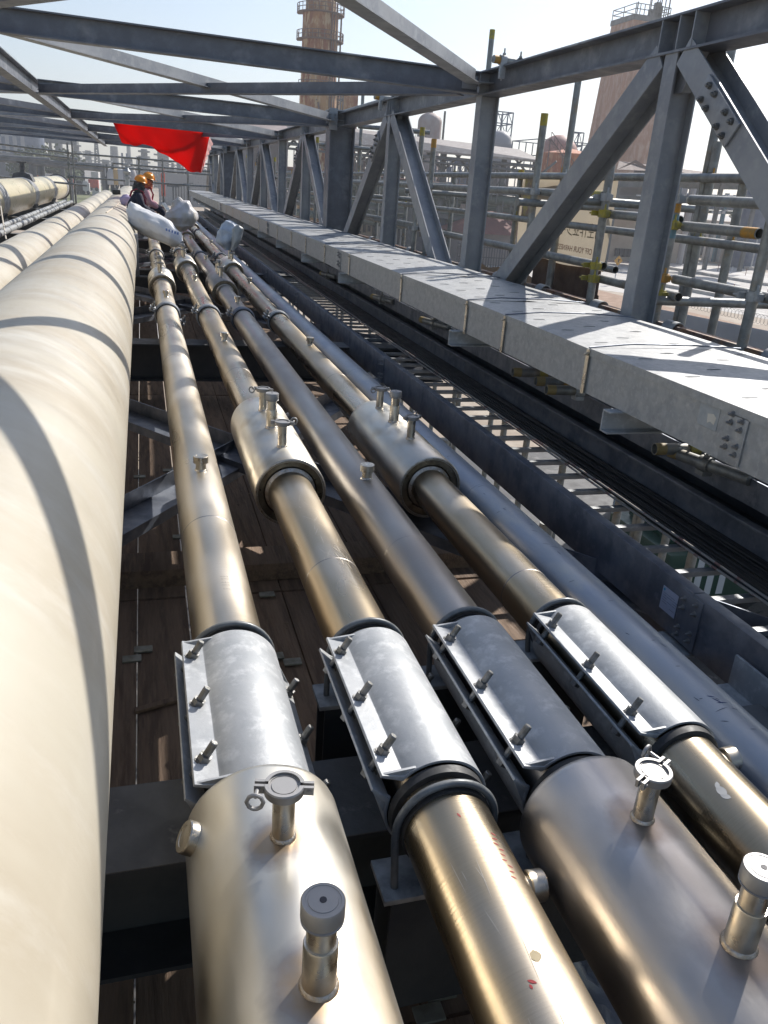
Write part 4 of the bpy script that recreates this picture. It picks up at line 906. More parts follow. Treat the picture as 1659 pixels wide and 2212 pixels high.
for s_, sz, z, m_, y in (('高空作业少不了', .125, -.25, M_INKB, y0+.04), ('安全带是个', .10, .0, M_INKB, y0+.04), ('TIE OFF YOUR HARNESS', .066, -.385, M_INKR, y0+.05)):
    q = text(s_, sz, y, z, m_); me = q.data
    off = V((XB, (y0+y1)/2, zb))
    for v in me.vertices: v.co -= off
    q.parent = t
# faded picture panel
o = MB(); o.bx(XB-.020, XB-.018, y1-.22, y1-.06, -.20, .20); o.build('faded_picture', mat('faded', (.42, .35, .26), .8, 0, var=(.34, .24, .22), scale=14, var2=(.6, .5, .2), scale2=9), t)
o = MB(); o.bx(XB-.018, XB-.016, y0-.02, y1, zt-.06, zt); o.build('hem', mat('hem', (.62, .52, .22), .8), t)
xb = SXB+.10
for (pa, pb, z0_, z1_, lab, col) in (((1140, 385), (1262, 400), .03, .17, 'brown plywood board on the scaffold above the banner', 'ply'), ((1150, 590), (1290, 600), -.95, -.50, 'dark brown plywood board hanging below the banner', 'plyd')):
    ya = at(*pb, x=xb).y-.02; yb = at(*pa, x=xb).y; o = MB(); o.bx(xb, xb+.018, ya, yb, z0_, z1_)
    tag(o.build('plywood_board', mat(col, (.40, .27, .14) if col == 'ply' else (.13, .085, .06), .8, 0, var=(.32, .2, .1) if col == 'ply' else (.08, .05, .04), scale=5, bump=.2), bevel=.002), lab, 'board')
ya = at(1330, 600, x=3.75).y; yb = at(1040, 575, x=3.75).y
# pale cloth strip hanging under board
o = MB(); n = 26; vs = []
for i in range(n+1):
    y = ya+(yb-ya)*i/n; vs += [(3.62, y, -.70+.02*sin(i*1.1)), (3.63+.02*sin(i*.8), y, -.80+.012*sin(i*1.9))]
o.add(vs, [(2*i, 2*i+1, 2*i+3, 2*i+2) for i in range(n)]); tag(o.build('cloth_strip', mat('tan_cloth', (.50, .36, .25), .9)), 'tan cloth strip with curled edges along the scaffold below the dark board', 'cloth')

# ---------------------------------------------------------------- end railing and left handrail
er = thing('end_railing', 'tube guard railing closing off the far end of the deck', 'railing', (0, YF, -1.4))
for z in (.42, .06, -.36): 
    o = MB(); o.cyl((-2.55, YF, z), (3.2, YF, z-.01), .032, 10); o.build('rail', M_TUBG, er)
for z in (.20,): o = MB(); o.cyl((-1.0, YF+.6, z), (3.1, YF+.6, z-.05), .032, 10); o.build('rail', M_TUBG, er)
for x, z1_ in ((-2.46, .75), (-2.30, 1.25), (1.68, .32), (-.05, .38), (.78, .48), (2.6, .9)):
    o = MB(); o.cyl((x, YF-.05, -1.6), (x, YF-.05, z1_), .034, 10); o.build('post', M_TUBG, er)
for x in (-2.46, -.05, 1.68):
    for z in (.42, .06, -.36):
        o = MB(); o.box((x, YF-.06, z), (.12, .10, .09)); hexb(o, (x, YF-.11, z), (0, -1, 0), .03, .03, .014, .06); o.build('coupler', M_TUBG if x < 1 else M_GALV, er)
lh = thing('left_railing', 'tube handrails running left at the far end, behind the yellowish flanged pipe', 'railing', (-6, 31, -2))
for z in (.78, .60):
    o = MB(); o.cyl((-14, 31.5, z+.2), (-2.4, 33, z-.35), .034, 10); o.build('rail', M_TUBG, lh)
o = MB(); o.cyl((-12, 30.5, -.20), (-1.9, 33, -.62), .034, 10); o.build('rail', M_TUBG, lh)
for x in (-5.2, -9.4): o = MB(); o.cyl((x, 31.9, -3.5), (x, 31.9, .0 if x > -6 else .7), .036, 10); o.build('post', M_TUBG, lh)

# ================================================================ FLAG
t = thing('red_banner', 'bright red cloth banner strung under the roof beams, its point hanging down', 'banner', (.5, 18, .6))
C4 = [at(243, 262, y=13.2), at(455, 283, y=14.2), at(432, 372, y=13.4), at(268, 303, y=13.1)]   # top-left, top-right, bottom tip, lower-left
P = [(243, 262, 16.9), (300, 267, 17.0), (360, 270, 17.3), (420, 277, 17.9), (452, 295, 18.6)]
Bm = [(266, 303, 18.9), (310, 311, 19.0), (350, 334, 18.9), (395, 356, 18.6), (434, 373, 18.3)]
o = MB(); n, k = 28, 12; vs = []
def lerpP(L, u):
    f = u*(len(L)-1); i = min(int(f), len(L)-2); g = f-i; return [L[i][j]*(1-g)+L[i+1][j]*g for j in range(3)]
for i in range(n+1):
    u = i/n; a = lerpP(P, u); b = lerpP(Bm, u)
    A_ = at(a[0], a[1], y=a[2]); B_ = at(b[0], b[1], y=b[2])
    for j in range(k+1):
        v_ = j/k; p = A_.lerp(B_, v_); p.z += -.10*sin(pi*v_)*(1-.3*u)+.045*sin(7*u+5*v_)+.02*sin(17*u+3*v_)+.012*sin(31*u-9*v_)
        vs.append(p)
o.add(vs, [(i*(k+1)+j, (i+1)*(k+1)+j, (i+1)*(k+1)+j+1, i*(k+1)+j+1) for i in range(n) for j in range(k)])
fl = o.build('cloth', M_RED, t, smooth=80); sm = fl.modifiers.new('thick', 'SOLIDIFY'); sm.thickness = .004
o = MB(); vs = []; n = 14
for i in range(n+1):
    u = i/n; a = at(452-18*u, 295+78*u, y=18.6-.3*u); b = at(460-18*u+1.5*sin(i*2.), 310+45*u, y=18.9-.4*u)
    vs += [a, b]
o.add(vs, [(2*i, 2*i+1, 2*i+3, 2*i+2) for i in range(n)]); o.build('fringe', M_REDL, t)
o = MB(); q0 = at(243, 262, y=16.9); o.tube([q0, V((q0.x-.05, 16.85, q0.z+.12))], .012, 6); q1 = at(452, 295, y=18.6); o.tube([q1, V((q1.x+.6, 18.9, q1.z+.10))], .012, 6); o.build('tie_cord', M_YEL, t)

# ================================================================ SACKS AND BAGS
def blob(name, m, ctrl, n=20, k=40, wr=.0, seed=0, sm=80, parent=None, flat=1., ref=None):
    """a soft tube through control points (p, radius_w, radius_h)"""
    rnd = random.Random(seed); f = [rnd.uniform(0, 6) for _ in range(6)]; o = MB(); vs = []
    def ev(u):
        g = u*(len(ctrl)-1); i = min(int(g), len(ctrl)-2); t_ = g-i; t_ = t_
        P_ = [V(c[0]) for c in ctrl]; p = P_[i].lerp(P_[i+1], t_)
        s_ = t_*t_*(3-2*t_); return p, ctrl[i][1]*(1-s_)+ctrl[i+1][1]*s_, ctrl[i][2]*(1-s_)+ctrl[i+1][2]*s_
    for i in range(k+1):
        u = i/k; p, rw, rh = ev(u); q, _, _ = ev(min(1, u+.02)); q0_, _, _ = ev(max(0, u-.02)); d = (q-q0_).normalized()
        e = d.cross(V(ref or (0, 0, 1))); e = (e if e.length > .1 else d.cross(V((0, 1, 0)))).normalized(); g = e.cross(d)
        for j in range(n):
            a = 2*pi*j/n; w_ = 1+wr*(.5*sin(5*a+f[0]+6*u)+.4*sin(9*a+f[1]-11*u)+.35*sin(3*a+f[2]+19*u)+.3*sin(14*a+27*u+f[3]))
            vs.append(p+e*(rw*cos(a)*w_)+g*(rh*sin(a)*w_))
    fs = [(i*n+j, i*n+(j+1) % n, (i+1)*n+(j+1) % n, (i+1)*n+j) for i in range(k) for j in range(n)]
    fs += [tuple(range(n))[::-1], tuple(k*n+j for j in range(n))]
    o.add(vs, fs); return o.build(name, m, parent, smooth=sm)
t = thing('sack', 'long stuffed white woven sack lying slantwise over the steel pipes beside the largest beige pipe', 'sack', (.2, 11.6, -.8))
blob('woven_bag', M_WHITE, [(at(281, 444, y=12.0), .03, .06), (at(290, 457, y=11.9), .11, .11), (at(302, 474, y=11.8), .145, .15), (at(324, 485, y=11.7), .155, .16), (at(354, 499, y=11.5), .15, .15), (at(377, 515, y=11.3), .115, .11), (at(393, 526, y=11.2), .03, .035)], 36, 70, .075, 3, parent=t)
q = at(372, 500, y=11.18)
for i in range(5):
    o = MB(); o.box(q+V((.035*i-.07, -.01, .02-.010*i)), (.022, .006, .03)); o.build('print_mark', mat('blue_print', (.2, .3, .6), .7), t)
t = thing('plastic_bag', 'crumpled pale blue plastic bag standing on the blue-grey pipe', 'bag', tuple(at(492, 538, y=9.6)))
b0 = at(490, 540, y=9.6); b1 = at(489, 520, y=9.6); b2 = at(496, 503, y=9.6); b3 = at(502, 486, y=9.6)
blob('film', M_PLAST, [(b0, .03, .06), (b1, .115, .10), (b2, .12, .10), (b3, .09, .05), (at(505, 480, y=9.6), .05, .02)], 36, 40, .11, 8, ref=(0, 1, 0), parent=t, sm=70)
blob('film', mat('plastic_grey', (.45, .46, .45), .4, 0, var=(.36, .37, .36), scale=12, bump=.9, bscale=24), [(at(502, 541, y=9.5), .02, .03), (at(511, 515, y=9.5), .05, .05), (at(514, 495, y=9.5), .06, .03), (at(513, 486, y=9.5), .02, .012)], 26, 30, .12, 18, ref=(0, 1, 0), parent=t, sm=70)
t = thing('plastic_bag', 'bulging translucent white bag by the seated workers\' feet', 'bag', tuple(at(395, 485, y=14.0)))
blob('film', mat('bag_white', (.70, .68, .70), .4, 0, var=(.62, .58, .5), scale=5, bump=.7, bscale=14), [(at(392, 500, y=14), .06, .08), (at(391, 486, y=14), .20, .16), (at(391, 468, y=14), .26, .2), (at(386, 450, y=14), .21, .16), (at(380, 441, y=14), .13, .08), (at(372, 437, y=14), .03, .03)], 48, 64, .055, 5, ref=(0, 1, 0), parent=t, sm=70)
t = thing('cloth_bundle', 'lilac cloth bundle lying behind the dark-clad worker on the beige pipe', 'bundle', tuple(at(274, 432, y=14.9)))
blob('cloth', M_LILAC, [(at(270, 420, y=15), .04, .03), (at(272, 428, y=15), .11, .09), (at(276, 436, y=15), .12, .09), (at(280, 442, y=15), .05, .05)], 20, 20, .08, 6, ref=(0, 1, 0), parent=t)

# ================================================================ PEOPLE
def skin_mesh(name, verts, edges, radii, m, parent, root=0, sub=2):
    me = bpy.data.meshes.new(name); L = V((0, 0, 0)); q = parent
    while q: L += q.location; q = q.parent
    me.from_pydata([V(v)-L for v in verts], edges, []); me.materials.append(m); o = bpy.data.objects.new(name, me); COL.objects.link(o); o.parent = parent
    md = o.modifiers.new('skin', 'SKIN'); md.use_smooth_shade = True; md.branch_smoothing = .6
    for i, r in enumerate(radii):
        s = me.skin_vertices[0].data[i]; s.radius = (r, r) if not isinstance(r, tuple) else r; s.use_root = (i == root)
    sb = o.modifiers.new('sub', 'SUBSURF'); sb.levels = sub; sb.render_levels = sub
    return o
def person(label, hip, face, s, top, trousers, headwear_tilt=0, dark=True):
    """seated worker; face = unit direction the knees point to"""
    f = V(face).normalized(); r = f.cross(V((0, 0, 1))).normalized(); u = V((0, 0, 1)); H = V(hip)
    def P_(a, b, c): return H+(r*a+f*b+u*c)*s
    t = thing('person', label, 'person', tuple(H-u*.12*s), 'workers seated on the beige pipe')
    # legs + pelvis
    v = [P_(0, 0, 0), P_(.09, .06, 0), P_(.12, .44, .10), P_(.13, .52, -.32), P_(.13, .54, -.40), P_(.13, .66, -.43), P_(-.09, .06, 0), P_(-.11, .42, .14), P_(-.12, .56, -.28), P_(-.12, .58, -.36), P_(-.12, .70, -.39), P_(0, -.02, .12)]
    e = [(0, 1), (1, 2), (2, 3), (3, 4), (0, 6), (6, 7), (7, 8), (8, 9), (0, 11)]
    v2 = v[:5]+v[6:10]+[v[11]]; e2 = [(0, 1), (1, 2), (2, 3), (3, 4), (0, 5), (5, 6), (6, 7), (7, 8), (0, 9)]
    skin_mesh('trousers', v2, e2, [.19*s, .13*s, .095*s, .075*s, .065*s, .13*s, .095*s, .075*s, .065*s, .18*s], trousers, t)
    for a, b in ((v[4], v[5]), (v[9], v[10])):
        skin_mesh('boot', [a-u*.02*s, a-u*.07*s+f*.02*s, b], [(0, 1), (1, 2)], [.05*s, .048*s, .036*s], M_SCARF, t, sub=1)
    # torso and arms
    v = [P_(0, 0, .06), P_(0, .02, .24), P_(0, .08, .42), P_(0, .11, .54), P_(.17, .09, .47), P_(.23, .16, .22), P_(.17, .36, .12), P_(-.17, .09, .47), P_(-.22, .18, .23), P_(-.13, .38, .16)]
    e = [(0, 1), (1, 2), (2, 3), (2, 4), (4, 5), (5, 6), (2, 7), (7, 8), (8, 9)]
    bo = skin_mesh('jacket', v, e, [.21*s, .20*s, .215*s, .08*s, .10*s, .08*s, .055*s, .10*s, .08*s, .055*s], top, t)
    # neck + head + face
    hc = P_(0, .17, .70)
    hd = MB()
    hf = (f*.97-u*.24).normalized(); hr = r; hu = hr.cross(hf).normalized()
    n_, k_ = 20, 14; vs = []
    for i in range(k_+1):
        th = pi*i/k_
        for j in range(n_):
            a = 2*pi*j/n_; x, y, z = sin(th)*cos(a)*.078, sin(th)*sin(a)*.098, cos(th)*.118
            if z < 0: x *= 1-.30*(-z/.118); y *= 1-.10*(-z/.118)
            if sin(a) > .9 and abs(z+.005) < .03: y += .020*(1-abs(z+.005)/.03)      # nose
            if sin(a) > .55 and .015 < z < .04: y -= .006                              # eye sockets
            vs.append(hc+(hr*x+hf*y+hu*z)*s)
    hd.add(vs, [(i*n_+j, i*n_+(j+1) % n_, (i+1)*n_+(j+1) % n_, (i+1)*n_+j) for i in range(k_) for j in range(n_)])
    hd.cyl(P_(0, .11, .52), hc-hu*.07*s, .055*s, 12)
    hd.build('head', M_SKIN, t, smooth=80)
    for sg in (-1, 1):
        o = MB(); c = hc+(hr*.031*sg+hf*.088+hu*.022)*s; o.lathe(c, hf, [(0, .010*s), (.004*s, .008*s), (.006*s, .002*s)], 10); o.build('eye', M_INK, t)
    o = MB(); c = hc+(hf*.086-hu*.052)*s; o.box(c, (.045*s, .008*s, .008*s), Matrix((hr, hf, hu)).transposed()); o.build('mouth', mat('lips', (.16, .06, .05), .6), t)
    # scarf wound round head and neck
    o = MB(); nn_ = 22
    for zc_, rr, rt_ in ((-.02, .100, .030), (-.065, .098, .034), (-.105, .092, .038), (-.145, .10, .04)):
        o.tube([hc+(hr*cos(a)*rr*.92+hf*(sin(a)*rr-.012 if zc_ < -.03 else min(sin(a)*rr, .02)-.012)+hu*(zc_+.008*sin(3*a)))*s for a in [2*pi*i/nn_ for i in range(nn_)]], rt_*s, 8, closed=True)
    o.build('scarf', M_SCARF if dark else mat('face_scarf', (.52, .13, .06), .8, 0, bump=.5, bscale=18), t, smooth=80)
    # helmet: dome, brim, ridge
    o = MB(); q = hc+hu*.035*s; prf = [(-.004, .132), (.0, .136), (.006, .132), (.012, .120), (.05, .116), (.085, .101), (.112, .073), (.126, .038), (.130, .002)]
    o.lathe(q, hu, [(a*s, b*s) for a, b in prf], 28, cap0=True)
    o.tube([q+(hf*.128*cos(a)+hu*(.012+.125*sin(a)))*s for a in [pi*i/14 for i in range(15)]], .012*s, 8)
    pk = [q+(hf*y+hr*x+hu*(.002-.01*(y-.1)/.1))*s for x, y in ((-.09, .10), (-.06, .165), (0, .19), (.06, .165), (.09, .10))]
    o.add(pk+[p_+hu*.006*s for p_ in pk], [(0, 1, 2, 3, 4), (9, 8, 7, 6, 5), (0, 5, 6, 1), (1, 6, 7, 2), (2, 7, 8, 3), (3, 8, 9, 4)])
    o.build('helmet', M_HAT, t, smooth=50)
    # harness straps
    o = MB()
    for sg in (-1, 1):
        o.tube([P_(.12*sg, .23, .26), P_(.12*sg, .265, .40), P_(.12*sg, .20, .54), P_(.11*sg, .06, .585), P_(.09*sg, -.02, .53), P_(.07*sg, -.06, .42)], .014*s, 6)
    o.build('harness', M_STRAP, t)
    # hands: palm, four fingers, thumb
    for ia, ib in ((5, 6), (8, 9)):
        a = v[ia]; b = v[ib]; d = (b-a).normalized(); sd = d.cross(u).normalized(); dn = sd.cross(d).normalized()
        def Q(x, y, z): return b+(sd*x+d*y+dn*z)*s
        vv = [Q(0, -.01, 0), Q(0, .05, 0)]; ee = [(0, 1)]; rr = [.028*s, .034*s]
        for k, (xo, L) in enumerate(((-.030, .075), (-.010, .085), (.010, .080), (.030, .062))):
            i0 = len(vv); vv += [Q(xo, .085, 0), Q(xo*1.1, .085+L*.45, .008), Q(xo*1.1, .085+L*.8, -.02), Q(xo*1.05, .085+L*.85, -.045)]; ee += [(1, i0), (i0, i0+1), (i0+1, i0+2), (i0+2, i0+3)]; rr += [.011*s, .0095*s, .009*s, .0075*s]
        i0 = len(vv); sgt = 1 if ia == 5 else -1; vv += [Q(-.042*sgt, .04, -.004), Q(-.062*sgt, .075, -.012), Q(-.058*sgt, .105, -.022)]; ee += [(0, i0), (i0, i0+1), (i0+1, i0+2)]; rr += [.012*s, .010*s, .009*s]
        skin_mesh('hand', vv, ee, rr, M_SKIN, t, sub=1)
    return t
hA = at(289, 469, y=13.5)
person('worker in navy clothes, dark scarf and orange helmet, seated with knees bent', hA, (.98, .12, 0), .69, M_NAVY, M_NAVY)
hB = at(307, 458, y=14.3)
person('worker in a pink shirt and orange helmet, seated behind the navy-clad one', hB, (.98, .05, 0), .69, M_PINK, M_NAVY, dark=False)
# ================================================================ BACKGROUND
GZ = -8.0
M_GRND = mat('sand_ground', (.36, .29, .22), .95, 0, var=(.28, .22, .16), scale=.02, bump=.3, bscale=2, var2=(.44, .37, .29), scale2=.3)
M_CONC = mat('pavement', (.50, .47, .43), .9, 0, var=(.42, .39, .36), scale=.15, bump=.2, bscale=4, var2=(.58, .55, .5), scale2=.9)
M_BRWN = mat('brown_surface', (.30, .185, .12), .9, 0, var=(.25, .155, .10), scale=.2, var2=(.35, .225, .15), scale2=1.3)
M_GSHD = mat('shaded_ground', (.022, .022, .023), .6, 0, var=(.045, .043, .04), scale=.4, bump=.6, bscale=5, var2=(.11, .10, .09), scale2=2.2, lo2=.58, hi2=.66)  # ground colour darkened to stand for the bridge's shade
M_GRAS = mat('grass', (.09, .13, .035), .95, 0, var=(.19, .17, .08), scale=.5, bump=.5, bscale=5)
M_HOAR = mat('hoarding', (.52, .53, .54), .6, .1, var=(.44, .45, .47), scale=.6)
M_RUST = mat('rusty_tower', (.44, .235, .085), .75, .1, var=(.25, .07, .018), scale=.42, lo=.42, hi=.56, stretch=(1, 1, .30), var2=(.52, .38, .22), scale2=1.4, bump=.2, bscale=5)
M_PINK2= mat('pink_concrete', (.38, .195, .12), .85, 0, var=(.31, .16, .10), scale=.45, stretch=(1, 1, .3), var2=(.50, .35, .27), scale2=1.6, lo=.5, hi=.64, lo2=.45, hi2=.7)
M_ORAT = mat('orange_tank', (.52, .15, .04), .7, 0, var=(.32, .09, .04), scale=.5, stretch=(1, 1, .4), var2=(.50, .24, .12), scale2=2)
M_STRU = mat('plant_steel', (.10, .11, .115), .7, .2, var=(.16, .165, .17), scale=.8)
M_STRB = mat('plant_blue', (.10, .13, .20), .7, .2, var=(.15, .18, .24), scale=.8)
M_GPIP = mat('green_pipe', (.10, .13, .11), .6, .1, var=(.07, .09, .08), scale=1)
M_ROOF = mat('roof_sheet', (.33, .29, .26), .7, .1, var=(.27, .23, .21), scale=.5, var2=(.38, .35, .32), scale2=2)
M_ROOB = mat('roof_brown', (.17, .115, .095), .8, 0, var=(.13, .09, .08), scale=.5)
M_BEIG = mat('beige_wall', (.48, .41, .34), .85, 0, var=(.42, .35, .28), scale=.4)
M_GREY = mat('grey_wall', (.19, .17, .17), .8, 0, var=(.15, .14, .14), scale=.3)
M_SHED = mat('grey_shed', (.22, .22, .23), .8, 0, var=(.18, .18, .19), scale=.3)
M_WHT  = mat('white_wall', (.55, .54, .53), .8, 0, var=(.47, .46, .45), scale=.6)
M_GLAS = mat('dark_opening', (.03, .035, .05), .4)
M_DOME = mat('dome_grey', (.36, .35, .36), .6, .1)
M_VES  = mat('vessel', (.36, .27, .24), .7, .1, var=(.44, .38, .35), scale=.6, stretch=(1, 1, .6))
M_REDT = mat('red_machine', (.55, .08, .04), .6, 0, var=(.42, .06, .04), scale=2)

o = MB(); o.add([(-3000, -600, GZ), (3000, -600, GZ), (3000, 4500, GZ), (-3000, 4500, GZ)], [(0, 1, 2, 3)]); struct('ground', o, M_GRND, smooth=0)
def sheet(name, m, pts, dz, smooth=0):
    o = MB(); o.add([(x, y, GZ+dz) for x, y in pts], [tuple(range(len(pts)))]); return struct(name, o, m, smooth=smooth)
sheet('pavement', M_CONC, [(-4, -30), (14, -30), (14, 22), (-4, 22)], .004)
sheet('yard', M_GSHD, [(-6, -20), (26, -20), (26, 20), (11, 24.5), (-6, 22)], .012)  # dark sheet below the ladder, painted shade of the bridge
def G(px, py): p = at(px, py, z=GZ); return (p.x, p.y)
sheet('pavement', M_CONC, [G(1340, 632), G(1100, 600), G(1000, 545), G(1390, 545), G(1659, 590), G(1659, 690)], .008)
sheet('road', M_BRWN, [G(1000, 655), G(1180, 600), G(1659, 715), G(1659, 850), G(1300, 800), G(1000, 720)], .016)
sheet('pavement', mat('pale_concrete', (.60, .58, .55), .9, 0, var=(.52, .49, .46), scale=.3), [G(1395, 610), G(1659, 655), G(1659, 640), G(1500, 600), G(1395, 590)], .016)
sheet('pavement', mat('pale_concrete', (.6, .6, .6)), [G(1395, 568), G(1659, 610), G(1659, 600), G(1395, 556)], .020)
a, b, c, d = G(100, 425), G(235, 425), G(232, 396), G(190, 396)
sheet('grass', M_GRAS, [G(120, 440), G(250, 445), G(245, 408), G(196, 397), G(150, 405)], .02)
sheet('grass', M_GRAS, [G(-60, 400), G(100, 402), G(90, 378), G(-60, 376)], .02)
sheet('road', M_CONC, [(-3, 36), (7, 36), (16, 130), (-2, 130)], .012)

def cbox(nm, lab, cat, px0, px1, pt, y, m, depth=8, zb=GZ, grp=None, parent=None, top=None):
    """box building whose front face stands at distance y, spanning photo columns px0-px1 at the height of its top"""
    a = at(px0, pt, y=y); b = at(px1, pt, y=y); zt = (a.z+b.z)/2 if top is None else top
    o = MB(); o.bx(a.x, b.x, y, y+depth, zb, zt)
    if parent: return o.build(nm, m, parent), a.x, b.x, zt
    t = thing(nm, lab, cat, ((a.x+b.x)/2, y, zb), grp); o.build('wall', m, t); return t, a.x, b.x, zt
def lattice(o, x0, x1, y0, y1, z0, z1, nx, nz, r=.08, diag=True):
    for i in range(nx+1):
        x = x0+(x1-x0)*i/nx
        for y in (y0, y1): o.bx(x-r, x+r, y-r, y+r, z0, z1)
    for j in range(nz+1):
        z = z0+(z1-z0)*j/nz
        for y in (y0, y1): o.bx(x0, x1, y-r*.8, y+r*.8, z-r, z+r)
        for x in (x0, x1): o.bx(x-r*.8, x+r*.8, y0, y1, z-r, z+r)
        if diag and j < nz:
            for i in range(nx):
                xa, xb_ = x0+(x1-x0)*i/nx, x0+(x1-x0)*(i+1)/nx
                if (i+j) % 2: xa, xb_ = xb_, xa
                o.prof((xa, y0, z), (xb_, y0, z0+(z1-z0)*(j+1)/nz), [(-r*.6, -r*.6), (r*.6, -r*.6), (r*.6, r*.6), (-r*.6, r*.6)])
def railing(o, pts, h=1.0, r=.04, closed=True):
    n = len(pts)
    for i in range(n if closed else n-1):
        a, b_ = V(pts[i]), V(pts[(i+1) % n])
        for k in (.5, 1): o.prof(a+V((0, 0, h*k)), b_+V((0, 0, h*k)), [(-r, -r), (r, -r), (r, r), (-r, r)])
        o.prof(a, a+V((0, 0, h)), [(-r, -r), (r, -r), (r, r), (-r, r)])

# ---- rusty tower
Y = 145.
c = at(689, 150, y=Y); R1 = (at(727, 150, y=Y)-at(651, 150, y=Y)).length/2; k_ = R1/38
t = thing('process_tower', 'tall rust-streaked ochre process tower with ring platforms, behind the left part of the truss', 'tower', (c.x, Y, GZ))
z_ = lambda py: at(689, py, y=Y).z
o = MB(); o.lathe((c.x, Y, GZ), (0, 0, 1), [(0, R1*1.06), (z_(190)-GZ, R1*1.04), (z_(188)-GZ, R1), (z_(32)-GZ, R1*.97), (z_(28)-GZ, R1*.83), (z_(-60)-GZ, R1*.8)], 40); o.build('shell', M_RUST, t)
for py, f0, f1 in ((88, .35, 1.0), (30, .55, .85), (195, .3, .7)):
    z = z_(py); o = MB(); a0, a1 = radians(150 if py != 195 else 200), radians(390); n = 16; vs = []
    ring = [(c.x+R1*1.28*cos(a), Y+R1*1.28*sin(a), z) for a in [a0+(a1-a0)*i/n for i in range(n+1)]]
    o.lathe((c.x, Y, z-.12), (0, 0, 1), [(0, R1*.9), (0, R1*1.3), (.12, R1*1.3), (.12, R1*.9)], 24, a0=a0, a1=a1, ref=(1, 0, 0), cap0=False, cap1=False)
    railing(o, ring, 1.1, .045, closed=False); o.build('platform', M_ROOB, t)
o = MB()
for dx in (.45, .58, .72): o.cyl((c.x+R1*dx, Y-R1*.95, z_(300)), (c.x+R1*dx, Y-R1*.95, z_(-40)), .10, 8)
o.cyl((c.x+R1*1.12, Y-.5, z_(300)), (c.x+R1*1.12, Y-.5, z_(30)), .14, 8); o.build('riser_pipe', M_ROOB, t)
o = MB()
for i in range(14):
    o.lathe((c.x-R1*.3, Y-R1*1.05, z_(190+6*i)), (0, -1, 0), [(0, .1), (.5, .1)], 6) if i % 5 == 0 else None
o.tube([(c.x-R1*.2, Y-R1*1.1, z_(225)), (c.x-R1*.15, Y-R1*1.15, z_(240)), (c.x+R1*.1, Y-R1*1.1, z_(255)), (c.x+R1*.1, Y-R1*1.1, z_(290))], .16, 8); o.build('nozzle_pipe', M_ROOB, t)
t, x0, x1, zt = cbox('chimney', 'pinkish square chimney block just right of the rusty tower', 'chimney', 737, 775, 185, 160, M_RUST, 5)
c = at(752, 185, y=118); o = MB(); lattice(o, x0-1.8, x0-.2, 157, 159, GZ, zt-1, 1, 14, .09); o.build('stair_frame', M_STRU, t)

# ---- long canopy / pipe rack
Y = 62.
def Pz(px, py, y=Y): return at(px, py, y=y)
rack = thing('pipe_rack', 'long roofed pipe rack with pale sheet roof and green pipes, behind the scaffold', 'pipe rack', (Pz(900, 350).x, Y, GZ))
A_ = Pz(560, 258, 78); B_ = Pz(1170, 352, 56)
lowA = Pz(560, 285, 74); lowB = Pz(1165, 352, 52)
# roof strip: ridge behind, eaves in front
rA, rB = at(540, 250, y=128), at(1120, 322, y=106)
eA, eB = at(560, 292, y=122), at(1172, 347, y=96)
o = MB(); th = V((0, 0, .25)); n = 60
for i in range(n):
    pass
o.add([rA, rB, eB, eA, rA-th, rB-th, eB-th, eA-th], [(0, 1, 2, 3), (7, 6, 5, 4), (0, 4, 5, 1), (1, 5, 6, 2), (2, 6, 7, 3), (3, 7, 4, 0)])
o.build('roof', M_ROOF, rack, smooth=0)
o = MB()
for i in range(11):
    u = i/10; e = eA.lerp(eB, u); r_ = rA.lerp(rB, u); m_ = e.lerp(r_, .25)
    o.bx(m_.x-.26, m_.x+.26, m_.y-.26, m_.y+.26, GZ, m_.z-.2)
    o.prof((m_.x, m_.y, m_.z-2.6), (m_.x+(eB-eA).normalized().x*2.6, m_.y+(eB-eA).normalized().y*2.6, m_.z-.3), [(-.12, -.12), (.12, -.12), (.12, .12), (-.12, .12)])
    o.prof((m_.x, m_.y, m_.z-2.6), (m_.x-(eB-eA).normalized().x*2.6, m_.y-(eB-eA).normalized().y*2.6, m_.z-.3), [(-.12, -.12), (.12, -.12), (.12, .12), (-.12, .12)])
o.build('columns', M_STRU, rack)
o = MB()
for dz, rr in ((-.7, .2), (-1.3, .15)): o.cyl(eA+V((0, .6, dz)), eB+V((0, .6, dz)), rr, 8)
for dz in (-4, -7.6): o.prof(eA+V((0, 2, dz)), eB+V((0, 2, dz)), ipoly(.5, .3, .05, .04))
o.build('girder', M_STRU, rack)
for i, (dz, rr, dy) in enumerate(((-5.0, .62, 0), (-6.0, .45, 1.3), (-3.8, .24, .9), (-7.2, .38, .5), (-8.2, .3, 1.5), (-9.4, .5, .3))):
    o = MB(); o.cyl(eA+V((0, 1+dy, dz)), eB+V((2, 1+dy, dz)), rr, 12); o.build('rack_pipe', M_GPIP if i != 2 else M_RPNT, rack)
o = MB(); rnd = random.Random(8)
for i in range(90):
    u = rnd.random(); e = eA.lerp(eB, u); x, y = e.x+rnd.uniform(-1, 1), e.y+rnd.uniform(1, 4)
    z0 = e.z-rnd.uniform(4, 10); o.bx(x-.06, x+.06, y-.06, y+.06, z0, z0+rnd.uniform(1, 3.6))
    if i % 3 == 0: o.bx(x-1, x+1, y-.05, y+.05, z0+.4, z0+.5); o.bx(x-.3, x+.3, y-.3, y+.3, z0, z0+.5)
tag(o.build('small_piping', M_STRU, rack), kind='stuff')
